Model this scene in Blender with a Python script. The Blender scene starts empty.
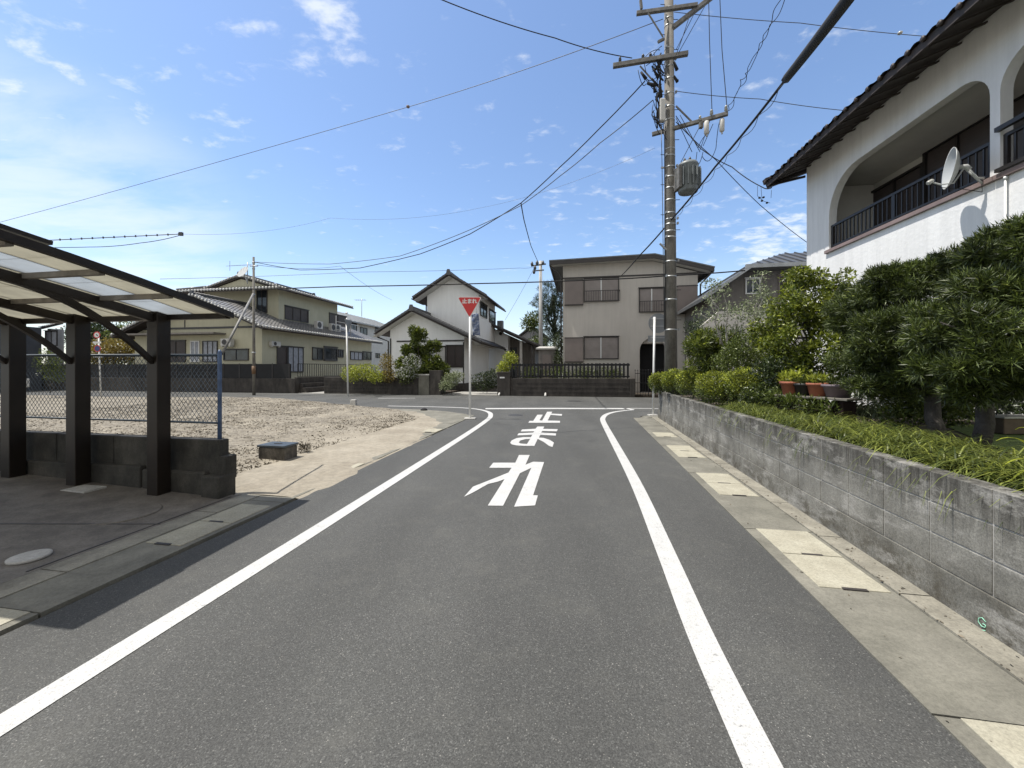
import bpy, bmesh, math, random
import numpy as np
SKY_STR, SUN_STR, EXPO, CLOUD = 0.13, 4.0, 0.72, (5.0, 5.2, 5.4)
from mathutils import Vector, Matrix
from mathutils.geometry import tessellate_polygon
random.seed(7)
RNG = np.random.default_rng(11)
sc = bpy.context.scene
COL = sc.collection
F, H, HY, CX = 390.0, 1.5, 369.0, 512.0
DR = Vector((0.1718, 0.9851)); RR = Vector((0.9851, -0.1718))   # along the road, across it

def R(u, v, z=0.0):
    return Vector((u*RR.x + v*DR.x, u*RR.y + v*DR.y, z))
def UV(x, y):
    return x*RR.x + y*RR.y, x*DR.x + y*DR.y
def at(px, py, Y):
    return Vector(((px-CX)/F*Y, Y, H-(py-HY)/F*Y))
def G(px, py, z=0.0):
    Y = (H-z)*F/(py-HY)
    return Vector(((px-CX)/F*Y, Y, z))
def on_v(px, py, v0):
    x = (px-CX)/F; t = v0/(DR.x*x + DR.y)
    return t*(RR.x*x + RR.y), H-t*(py-HY)/F
def on_u(px, py, u0):
    x = (px-CX)/F; t = u0/(RR.x*x + RR.y)
    return t*(DR.x*x + DR.y), H-t*(py-HY)/F

# ---------------------------------------------------------------- materials
def nodes(name):
    m = bpy.data.materials.new(name); m.use_nodes = True
    nt = m.node_tree; b = nt.nodes['Principled BSDF']
    return m, nt, b
def link(nt, a, b): nt.links.new(a, b)
def node(nt, t, **kw):
    n = nt.nodes.new(t)
    for k, v in kw.items():
        if k in n.inputs.keys() if isinstance(k, str) else False: n.inputs[k].default_value = v
        else: setattr(n, k, v)
    return n
def noise(nt, pos, scale, detail=4, rough=0.55, vec=(1,1,1)):
    n = nt.nodes.new('ShaderNodeTexNoise')
    n.inputs['Scale'].default_value = scale; n.inputs['Detail'].default_value = detail; n.inputs['Roughness'].default_value = rough
    if vec != (1,1,1):
        mp = nt.nodes.new('ShaderNodeMapping'); mp.inputs['Scale'].default_value = vec
        link(nt, pos, mp.inputs['Vector']); link(nt, mp.outputs[0], n.inputs['Vector'])
    else: link(nt, pos, n.inputs['Vector'])
    return n.outputs['Fac']
def ramp(nt, fac, stops, interp='LINEAR'):
    r = nt.nodes.new('ShaderNodeValToRGB'); r.color_ramp.interpolation = interp
    e = r.color_ramp.elements
    while len(e) < len(stops): e.new(0.5)
    for el, (p, c) in zip(e, stops):
        el.position = p
        el.color = (c, c, c, 1) if isinstance(c, (int, float)) else (*c, 1)
    link(nt, fac, r.inputs['Fac']); return r.outputs['Color']
def mix(nt, fac, a, b, blend='MIX'):
    m = nt.nodes.new('ShaderNodeMix'); m.data_type = 'RGBA'; m.blend_type = blend
    for sock, val in ((0, fac), (6, a), (7, b)):
        if hasattr(val, 'is_linked') or hasattr(val, 'links'): link(nt, val, m.inputs[sock])
        elif sock == 0: m.inputs[0].default_value = val
        else: m.inputs[sock].default_value = (*val, 1) if len(val) == 3 else val
    return m.outputs[2]
def bump(nt, b, h, strength=0.3, dist=0.01):
    n = nt.nodes.new('ShaderNodeBump'); n.inputs['Strength'].default_value = strength; n.inputs['Distance'].default_value = dist
    link(nt, h, n.inputs['Height']); link(nt, n.outputs[0], b.inputs['Normal'])
def pos(nt):
    return nt.nodes.new('ShaderNodeNewGeometry').outputs['Position']

def M_plain(name, col, rough=0.6, metal=0.0, var=0.18, scale=3.0, bstr=0.0, bscale=60, bdist=0.004, streak=0.0, fine=0.0):
    """base colour broken by large soft blotches, optional fine grain, vertical streaks and bump"""
    m, nt, b = nodes(name); p = pos(nt)
    lo = tuple(c*(1-var) for c in col); hi = tuple(min(1, c*(1+var)) for c in col)
    c = mix(nt, ramp(nt, noise(nt, p, scale, 5), [(0.3, 0.0), (0.7, 1.0)]), lo, hi)
    if fine:
        g = ramp(nt, noise(nt, p, 90, 2), [(0.3, 1-fine), (0.7, 1+0)])
        c = mix(nt, 1.0, c, g, 'MULTIPLY')
    if streak:
        s = ramp(nt, noise(nt, p, 1.0, 5, 0.6, (7, 7, 0.55)), [(0.38, 1-streak), (0.62, 1.0)])
        c = mix(nt, 1.0, c, s, 'MULTIPLY')
    link(nt, c, b.inputs['Base Color'])
    b.inputs['Roughness'].default_value = rough; b.inputs['Metallic'].default_value = metal
    if bstr: bump(nt, b, noise(nt, p, bscale, 3), bstr, bdist)
    return m

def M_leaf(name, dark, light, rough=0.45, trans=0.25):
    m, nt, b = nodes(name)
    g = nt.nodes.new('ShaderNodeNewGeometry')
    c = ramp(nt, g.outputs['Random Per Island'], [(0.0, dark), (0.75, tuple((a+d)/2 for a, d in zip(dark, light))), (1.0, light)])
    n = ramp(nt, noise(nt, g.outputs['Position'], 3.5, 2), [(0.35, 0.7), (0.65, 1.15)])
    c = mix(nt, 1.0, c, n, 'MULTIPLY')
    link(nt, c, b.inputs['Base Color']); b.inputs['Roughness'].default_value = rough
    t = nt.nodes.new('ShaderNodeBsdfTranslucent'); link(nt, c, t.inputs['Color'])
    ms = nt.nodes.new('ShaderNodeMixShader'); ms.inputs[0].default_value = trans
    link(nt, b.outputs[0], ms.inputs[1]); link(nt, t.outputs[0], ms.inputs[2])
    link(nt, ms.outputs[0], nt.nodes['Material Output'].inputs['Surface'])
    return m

def M_asphalt():
    m, nt, b = nodes('asphalt'); p = pos(nt)
    big = ramp(nt, noise(nt, p, 0.55, 5), [(0.25, (0.052, 0.0525, 0.0495)), (0.75, (0.067, 0.0675, 0.0635))])
    grain = ramp(nt, noise(nt, p, 150, 3, 0.75), [(0.32, 0.55), (0.68, 1.42)])
    c = mix(nt, 1.0, big, grain, 'MULTIPLY')
    v = nt.nodes.new('ShaderNodeTexVoronoi'); v.inputs['Scale'].default_value = 60; link(nt, p, v.inputs['Vector'])
    stone = ramp(nt, v.outputs['Distance'], [(0.10, 1.0), (0.17, 0.0)])
    pick = ramp(nt, noise(nt, p, 22, 1), [(0.50, 0.0), (0.56, 1.0)])
    f = mix(nt, 1.0, stone, pick, 'MULTIPLY')
    c = mix(nt, f, c, (0.22, 0.21, 0.19))
    va = nt.nodes.new('ShaderNodeTexVoronoi'); va.inputs['Scale'].default_value = 175; link(nt, p, va.inputs['Vector'])
    sp = nt.nodes.new('ShaderNodeSeparateColor'); link(nt, va.outputs['Color'], sp.inputs[0])
    c = mix(nt, 1.0, c, ramp(nt, sp.outputs[0], [(0.0, 0.65), (0.55, 0.94), (0.9, 1.15), (1.0, 1.85)]), 'MULTIPLY')
    tk = nt.nodes.new('ShaderNodeVectorMath'); tk.operation = 'DOT_PRODUCT'; link(nt, p, tk.inputs[0]); tk.inputs[1].default_value = (RR.x, RR.y, 0)
    sn = nt.nodes.new('ShaderNodeMath'); sn.operation = 'MULTIPLY_ADD'; sn.inputs[1].default_value = 4.2; sn.inputs[2].default_value = 3.6; link(nt, tk.outputs['Value'], sn.inputs[0])
    cs = nt.nodes.new('ShaderNodeMath'); cs.operation = 'COSINE'; link(nt, sn.outputs[0], cs.inputs[0])
    cr = nt.nodes.new('ShaderNodeMapRange'); cr.inputs[1].default_value = -1; cr.inputs[2].default_value = 1; link(nt, cs.outputs[0], cr.inputs[0])
    c = mix(nt, 1.0, c, ramp(nt, cr.outputs[0], [(0.0, 0.93), (1.0, 1.05)]), 'MULTIPLY')
    dust = ramp(nt, noise(nt, p, 2.3, 7, 0.7), [(0.52, 0.0), (0.75, 0.35)])
    c = mix(nt, dust, c, (0.105, 0.103, 0.09))
    oil = ramp(nt, noise(nt, p, 0.8, 3, 0.5), [(0.22, 0.62), (0.33, 1.0)])
    c = mix(nt, 1.0, c, oil, 'MULTIPLY')
    track = ramp(nt, noise(nt, p, 1.2, 4, 0.5, (1.0, 0.12, 1)), [(0.35, 0.9), (0.65, 1.08)])
    c = mix(nt, 1.0, c, track, 'MULTIPLY')
    # thin hairline cracks / tyre scuffs
    v2 = nt.nodes.new('ShaderNodeTexVoronoi'); v2.feature = 'DISTANCE_TO_EDGE'; v2.inputs['Scale'].default_value = 0.55
    pj = nt.nodes.new('ShaderNodeVectorMath'); pj.operation = 'ADD'; link(nt, p, pj.inputs[0])
    nn = nt.nodes.new('ShaderNodeTexNoise'); nn.inputs['Scale'].default_value = 2.5; link(nt, p, nn.inputs['Vector']); link(nt, nn.outputs['Color'], pj.inputs[1])
    link(nt, pj.outputs[0], v2.inputs['Vector'])
    crack = ramp(nt, v2.outputs['Distance'], [(0.0, 0.93), (0.003, 1.0)])
    c = mix(nt, 1.0, c, crack, 'MULTIPLY')
    link(nt, c, b.inputs['Base Color']); b.inputs['Roughness'].default_value = 0.85
    bump(nt, b, noise(nt, p, 190, 2), 0.55, 0.004)
    return m

def M_sand():
    m, nt, b = nodes('sandy_soil'); p = pos(nt)
    c = ramp(nt, noise(nt, p, 0.9, 8, 0.65), [(0.3, (0.185, 0.160, 0.122)), (0.5, (0.245, 0.218, 0.170)), (0.7, (0.31, 0.28, 0.225))])
    # unswept rubble away from the road: greyer and darker, broken by bare sandy tracks
    dt = nt.nodes.new('ShaderNodeVectorMath'); dt.operation = 'DOT_PRODUCT'; link(nt, p, dt.inputs[0]); dt.inputs[1].default_value = (-RR.x, -RR.y, 0)
    mr = nt.nodes.new('ShaderNodeMapRange'); mr.inputs[1].default_value = 4.6; mr.inputs[2].default_value = 6.4; link(nt, dt.outputs['Value'], mr.inputs[0])
    rb = ramp(nt, noise(nt, p, 0.8, 7, 0.75), [(0.36, 0.0), (0.52, 1.0)])
    mm = nt.nodes.new('ShaderNodeMath'); mm.operation = 'MULTIPLY'; link(nt, mr.outputs[0], mm.inputs[0]); link(nt, rb, mm.inputs[1])
    rc = ramp(nt, noise(nt, p, 11, 6, 0.8), [(0.35, (0.075, 0.064, 0.047)), (0.55, (0.20, 0.178, 0.140)), (0.68, (0.31, 0.285, 0.235))])
    c = mix(nt, mm.outputs[0], c, rc)
    lum = ramp(nt, noise(nt, p, 14, 6, 0.75), [(0.3, 0.72), (0.6, 1.08)])
    c = mix(nt, 1.0, c, lum, 'MULTIPLY')
    link(nt, c, b.inputs['Base Color']); b.inputs['Roughness'].default_value = 0.95
    bump(nt, b, noise(nt, p, 60, 6), 0.35, 0.008)
    return m

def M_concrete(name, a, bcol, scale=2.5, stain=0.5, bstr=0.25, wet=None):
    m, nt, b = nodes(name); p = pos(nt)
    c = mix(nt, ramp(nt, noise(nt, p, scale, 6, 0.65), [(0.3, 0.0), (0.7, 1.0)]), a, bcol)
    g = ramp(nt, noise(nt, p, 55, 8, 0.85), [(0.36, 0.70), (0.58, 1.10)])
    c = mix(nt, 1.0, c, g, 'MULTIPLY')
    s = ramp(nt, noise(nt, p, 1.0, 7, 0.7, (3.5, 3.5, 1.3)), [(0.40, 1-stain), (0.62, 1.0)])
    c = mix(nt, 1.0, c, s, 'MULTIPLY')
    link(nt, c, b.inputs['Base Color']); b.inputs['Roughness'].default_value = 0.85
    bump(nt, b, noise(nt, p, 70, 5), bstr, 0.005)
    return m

def M_block(name='block_wall'):
    """grey concrete block: dark lichen runs from the coping, pale lime below the joints"""
    m, nt, b = nodes(name); p = pos(nt)
    sep = nt.nodes.new('ShaderNodeSeparateXYZ'); link(nt, p, sep.inputs[0])
    c = mix(nt, ramp(nt, noise(nt, p, 3.0, 8, 0.7), [(0.3, 0.0), (0.7, 1.0)]), (0.085, 0.082, 0.071), (0.25, 0.243, 0.215))
    # runs (real dirt washing down from the top course)
    run = ramp(nt, noise(nt, p, 1.0, 8, 0.8, (11, 11, 1.6)), [(0.34, 0.0), (0.54, 1.0)])
    mr = nt.nodes.new('ShaderNodeMapRange'); mr.inputs[1].default_value = 0.38; mr.inputs[2].default_value = 0.80
    link(nt, sep.outputs[2], mr.inputs[0])
    mm = nt.nodes.new('ShaderNodeMath'); mm.operation = 'MULTIPLY'; link(nt, mr.outputs[0], mm.inputs[0]); link(nt, run, mm.inputs[1])
    c = mix(nt, mm.outputs[0], c, (0.045, 0.042, 0.035))
    moss = ramp(nt, noise(nt, p, 5.5, 9, 0.85), [(0.44, 0.0), (0.58, 0.85)])
    ml = nt.nodes.new('ShaderNodeMapRange'); ml.inputs[1].default_value = 0.36; ml.inputs[2].default_value = 0.10; link(nt, sep.outputs[2], ml.inputs[0])
    m3 = nt.nodes.new('ShaderNodeMath'); m3.operation = 'MULTIPLY'; link(nt, ml.outputs[0], m3.inputs[0]); link(nt, moss, m3.inputs[1])
    c = mix(nt, m3.outputs[0], c, (0.06, 0.052, 0.036))
    lime = ramp(nt, noise(nt, p, 1.0, 6, 0.75, (2.2, 2.2, 6)), [(0.52, 0.0), (0.64, 0.8)])
    c = mix(nt, lime, c, (0.30, 0.29, 0.265))
    g = ramp(nt, noise(nt, p, 85, 5, 0.8), [(0.35, 0.6), (0.6, 1.15)])
    c = mix(nt, 1.0, c, g, 'MULTIPLY')
    link(nt, c, b.inputs['Base Color']); b.inputs['Roughness'].default_value = 0.9
    bump(nt, b, noise(nt, p, 110, 4), 0.45, 0.004)
    return m

def M_paint():
    m, nt, b = nodes('road_paint'); p = pos(nt)
    c = mix(nt, ramp(nt, noise(nt, p, 5, 6, 0.7), [(0.3, 0.0), (0.7, 1.0)]), (0.39, 0.39, 0.38), (0.46, 0.46, 0.45))
    w = ramp(nt, noise(nt, p, 110, 4, 0.75), [(0.32, 0.45), (0.46, 1.0)])
    c = mix(nt, 1.0, c, w, 'MULTIPLY')
    w2 = ramp(nt, noise(nt, p, 9, 8, 0.85), [(0.34, 0.35), (0.40, 1.0)])
    c = mix(nt, 1.0, c, w2, 'MULTIPLY')
    link(nt, c, b.inputs['Base Color']); b.inputs['Roughness'].default_value = 0.7
    bump(nt, b, noise(nt, p, 160, 2), 0.4, 0.003)
    return m

def M_slats(name, col, axis_scale, depth=0.5):
    """colour with fine horizontal slat shading done by bump of a wave along z"""
    m, nt, b = nodes(name); p = pos(nt)
    w = nt.nodes.new('ShaderNodeTexWave'); w.bands_direction = 'Z'; w.wave_profile = 'SAW'; w.inputs['Scale'].default_value = axis_scale
    link(nt, p, w.inputs['Vector'])
    c = mix(nt, ramp(nt, noise(nt, p, 2, 4), [(0.3, 0.0), (0.7, 1.0)]), tuple(x*0.85 for x in col), tuple(x*1.1 for x in col))
    link(nt, c, b.inputs['Base Color']); b.inputs['Roughness'].default_value = 0.5
    bump(nt, b, w.outputs['Fac'], depth, 0.02)
    return m

def M_siding(name, col):
    m, nt, b = nodes(name); p = pos(nt)
    w = nt.nodes.new('ShaderNodeTexWave'); w.bands_direction = 'X'; w.inputs['Scale'].default_value = 1.1; w.wave_profile = 'SAW'
    link(nt, p, w.inputs['Vector'])
    c = mix(nt, ramp(nt, noise(nt, p, 1.0, 5, 0.6, (4, 4, 0.6)), [(0.3, 0.0), (0.7, 1.0)]), tuple(x*0.94 for x in col), tuple(min(.9, x*1.04) for x in col))
    link(nt, c, b.inputs['Base Color']); b.inputs['Roughness'].default_value = 0.7
    bump(nt, b, w.outputs['Fac'], 0.3, 0.01)
    return m

def M_glass_dark(name='window_glass', col=(0.02, 0.025, 0.03)):
    m, nt, b = nodes(name); p = pos(nt)
    c = mix(nt, ramp(nt, noise(nt, p, 1.5, 3), [(0.4, 0.0), (0.6, 1.0)]), col, tuple(x*2.2 for x in col))
    link(nt, c, b.inputs['Base Color']); b.inputs['Roughness'].default_value = 0.08
    return m

def M_poly(name, col, clear):
    m, nt, b = nodes(name); p = pos(nt)
    d = nt.nodes.new('ShaderNodeBsdfDiffuse'); t = nt.nodes.new('ShaderNodeBsdfTranslucent'); tr = nt.nodes.new('ShaderNodeBsdfTransparent')
    c = mix(nt, ramp(nt, noise(nt, p, 4, 5), [(0.3, 0.0), (0.7, 1.0)]), tuple(x*0.85 for x in col), col)
    link(nt, c, d.inputs[0]); link(nt, c, t.inputs[0]); tr.inputs[0].default_value = (0.85, 0.9, 0.95, 1)
    m1 = nt.nodes.new('ShaderNodeMixShader'); m1.inputs[0].default_value = 0.6; link(nt, d.outputs[0], m1.inputs[1]); link(nt, t.outputs[0], m1.inputs[2])
    m2 = nt.nodes.new('ShaderNodeMixShader'); m2.inputs[0].default_value = clear; link(nt, m1.outputs[0], m2.inputs[1]); link(nt, tr.outputs[0], m2.inputs[2])
    link(nt, m2.outputs[0], nt.nodes['Material Output'].inputs['Surface'])
    return m

MT = dict(
    asphalt=M_asphalt(), sand=M_sand(), paint=M_paint(), block=M_block(),
    gutter=M_concrete('gutter_concrete', (0.13, 0.125, 0.10), (0.205, 0.195, 0.16), 1.6, 0.22),
    kerb=M_concrete('kerb_concrete', (0.185, 0.172, 0.136), (0.285, 0.268, 0.218), 3.0, 0.25),
    cover=M_concrete('cover_concrete', (0.29, 0.27, 0.205), (0.37, 0.35, 0.275), 5.0, 0.12, 0.12),
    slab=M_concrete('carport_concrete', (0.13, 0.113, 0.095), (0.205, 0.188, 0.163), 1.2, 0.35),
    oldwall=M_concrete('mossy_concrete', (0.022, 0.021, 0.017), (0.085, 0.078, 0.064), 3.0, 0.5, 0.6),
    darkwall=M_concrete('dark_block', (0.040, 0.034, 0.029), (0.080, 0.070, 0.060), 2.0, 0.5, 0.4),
    pole=M_concrete('pole_concrete', (0.155, 0.145, 0.127), (0.24, 0.224, 0.195), 3.5, 0.4, 0.4),
    soil=M_plain('garden_soil', (0.045, 0.034, 0.023), 0.95, var=0.4, scale=8, bstr=0.6, bscale=30, bdist=0.02),
    lawn=M_plain('lawn', (0.10, 0.15, 0.035), 0.9, var=0.35, scale=14, bstr=0.8, bscale=80, bdist=0.02),
    ground=M_plain('far_ground', (0.22, 0.21, 0.19), 0.95, var=0.25, scale=0.3, bstr=0.2, bscale=20),
    lane=M_concrete('lane_concrete', (0.28, 0.27, 0.25), (0.36, 0.35, 0.32), 1.0, 0.2),
    bronze=M_plain('bronze_metal', (0.026, 0.020, 0.016), 0.42, 0.5, var=0.2),
    alu=M_plain('grey_metal', (0.36, 0.37, 0.37), 0.45, 0.6, var=0.15),
    dullpurlin=M_plain('weathered_alu', (0.22, 0.20, 0.17), 0.6, 0.3, var=0.3, scale=8),
    whitemetal=M_plain('white_paint', (0.72, 0.72, 0.70), 0.45, var=0.08, streak=0.12),
    signback=M_plain('sign_back', (0.22, 0.23, 0.24), 0.5, 0.3, var=0.1),
    red=M_plain('sign_red', (0.52, 0.025, 0.025), 0.4, var=0.1),
    blue=M_plain('sign_blue', (0.025, 0.045, 0.16), 0.4, var=0.1),
    bluepost=M_plain('blue_paint', (0.06, 0.10, 0.19), 0.5, var=0.3, scale=12),
    wire_blue=M_plain('coated_wire', (0.028, 0.045, 0.065), 0.45, var=0.2),
    cable=M_plain('black_cable', (0.008, 0.008, 0.009), 0.85, var=0.2),
    cablegrey=M_plain('grey_cable', (0.055, 0.057, 0.06), 0.5, var=0.2),
    xarm=M_plain('crossarm_steel', (0.16, 0.155, 0.145), 0.6, 0.3, var=0.35, scale=9, streak=0.2),
    tank=M_plain('transformer_grey', (0.17, 0.19, 0.195), 0.5, 0.1, var=0.25, scale=5, streak=0.4),
    porcelain=M_plain('porcelain', (0.36, 0.36, 0.33), 0.25, var=0.1),
    stucco=M_plain('white_stucco', (0.72, 0.72, 0.71), 0.85, var=0.03, scale=1.2, bstr=0.35, bscale=16, bdist=0.012, streak=0.10),
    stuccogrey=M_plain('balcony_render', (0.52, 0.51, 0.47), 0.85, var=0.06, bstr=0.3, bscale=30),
    brownrail=M_plain('dark_brown_metal', (0.028, 0.025, 0.024), 0.4, 0.3, var=0.2),
    ledge=M_plain('ledge_trim', (0.20, 0.15, 0.14), 0.6, var=0.2),
    eave=M_plain('eave_timber', (0.032, 0.024, 0.021), 0.7, var=0.35, scale=6),
    rooftile=M_plain('roof_tile_brown', (0.030, 0.021, 0.019), 0.6, var=0.45, scale=5),
    greytile=M_plain('roof_tile_grey', (0.15, 0.148, 0.145), 0.28, var=0.35, scale=5),
    darktile=M_plain('roof_tile_dark', (0.055, 0.055, 0.058), 0.40, var=0.3, scale=5),
    metalroof=M_plain('metal_roof', (0.10, 0.105, 0.11), 0.4, 0.3, var=0.15),
    greenwall=M_plain('pale_green_render', (0.45, 0.43, 0.315), 0.85, var=0.05, scale=1.5, streak=0.06, bstr=0.3, bscale=40),
    whitewall=M_siding('white_siding', (0.80, 0.81, 0.80)),
    beige=M_plain('beige_render', (0.50, 0.465, 0.415), 0.85, var=0.05, scale=1.0, streak=0.06, bstr=0.3, bscale=45),
    greywall=M_plain('grey_render', (0.30, 0.30, 0.30), 0.85, var=0.08, streak=0.15),
    brownwall=M_plain('brown_render', (0.17, 0.155, 0.14), 0.85, var=0.1, streak=0.15),
    navywall=M_plain('dark_slate_wall', (0.045, 0.05, 0.06), 0.7, var=0.15, streak=0.1),
    shutter=M_slats('shutter_slats', (0.26, 0.228, 0.21), 3.2),
    shutterbox=M_plain('shutter_box', (0.175, 0.145, 0.13), 0.5, var=0.08),
    darkshutter=M_slats('dark_shutter', (0.05, 0.04, 0.038), 4.0),
    curtain=M_plain('curtain', (0.30, 0.32, 0.36), 0.8, var=0.2, scale=6),
    glass=M_glass_dark(), trim=M_plain('dark_trim', (0.035, 0.03, 0.028), 0.5, var=0.2),
    plastic=M_plain('offwhite_plastic', (0.50, 0.49, 0.46), 0.5, var=0.08, streak=0.1),
    dish=M_plain('dish_grey', (0.42, 0.43, 0.42), 0.4, var=0.06),
    poly_cream=M_poly('cream_polycarbonate', (0.62, 0.60, 0.52), 0.03),
    poly_clear=M_poly('milky_polycarbonate', (0.54, 0.56, 0.57), 0.22),
    bark=M_plain('bark', (0.060, 0.052, 0.044), 0.9, var=0.35, scale=10, bstr=0.8, bscale=40, bdist=0.02, streak=0.3),
    palebark=M_plain('pale_bark', (0.30, 0.28, 0.25), 0.9, var=0.2, scale=20),
    terracotta=M_plain('terracotta', (0.30, 0.10, 0.055), 0.8, var=0.2, scale=8, streak=0.15),
    purplepot=M_plain('mauve_pot', (0.14, 0.11, 0.12), 0.7, var=0.2, scale=8),
    blackpot=M_plain('black_pot', (0.012, 0.012, 0.012), 0.5, var=0.2),
    wood=M_plain('weathered_wood', (0.13, 0.12, 0.10), 0.85, var=0.3, scale=9, bstr=0.3),
    iron=M_plain('iron', (0.012, 0.012, 0.013), 0.85, 0.0, var=0.2),
    manhole=M_plain('cast_iron_cover', (0.05, 0.05, 0.05), 0.6, 0.4, var=0.3, scale=40, bstr=0.8, bscale=90),
    whitecover=M_concrete('pale_cover', (0.38, 0.37, 0.34), (0.46, 0.45, 0.42), 9, 0.15, 0.3),
    palewood=M_plain('planter_wood', (0.09, 0.065, 0.045), 0.8, var=0.25, scale=9),
    twig=M_leaf('dry_litter', (0.050, 0.040, 0.028), (0.24, 0.205, 0.15), 0.9, 0.0),
    leaf_podo=M_leaf('podocarpus_leaf', (0.013, 0.024, 0.006), (0.135, 0.175, 0.032), 0.5, 0.2),
    leaf_lit_tip=M_leaf('podocarpus_lit_tip', (0.10, 0.13, 0.02), (0.34, 0.38, 0.09), 0.45, 0.3),  # brighter twin of the podocarpus leaf, sunlight on the tufts put into colour
    leaf_bright=M_leaf('bright_leaf', (0.04, 0.07, 0.010), (0.36, 0.40, 0.045), 0.4, 0.35),
    leaf_mid=M_leaf('mid_leaf', (0.034, 0.052, 0.012), (0.19, 0.235, 0.042), 0.4, 0.3),
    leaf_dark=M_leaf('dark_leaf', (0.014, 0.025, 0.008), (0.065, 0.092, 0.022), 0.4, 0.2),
    leaf_yel=M_leaf('yellow_green_leaf', (0.13, 0.16, 0.015), (0.56, 0.60, 0.07), 0.45, 0.35),
    leaf_pale=M_leaf('pale_leaf', (0.10, 0.13, 0.06), (0.38, 0.42, 0.24), 0.5, 0.3),
    leaf_white=M_leaf('white_flower', (0.30, 0.31, 0.30), (0.75, 0.75, 0.72), 0.6, 0.2),
    leaf_red=M_leaf('reddish_leaf', (0.16, 0.12, 0.03), (0.34, 0.27, 0.06), 0.5, 0.3),
    grass=M_leaf('liriope_blade', (0.025, 0.045, 0.008), (0.30, 0.335, 0.065), 0.45, 0.35),
    pine=M_leaf('pine_needle', (0.02, 0.035, 0.015), (0.07, 0.10, 0.035), 0.6, 0.15),
)

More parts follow.
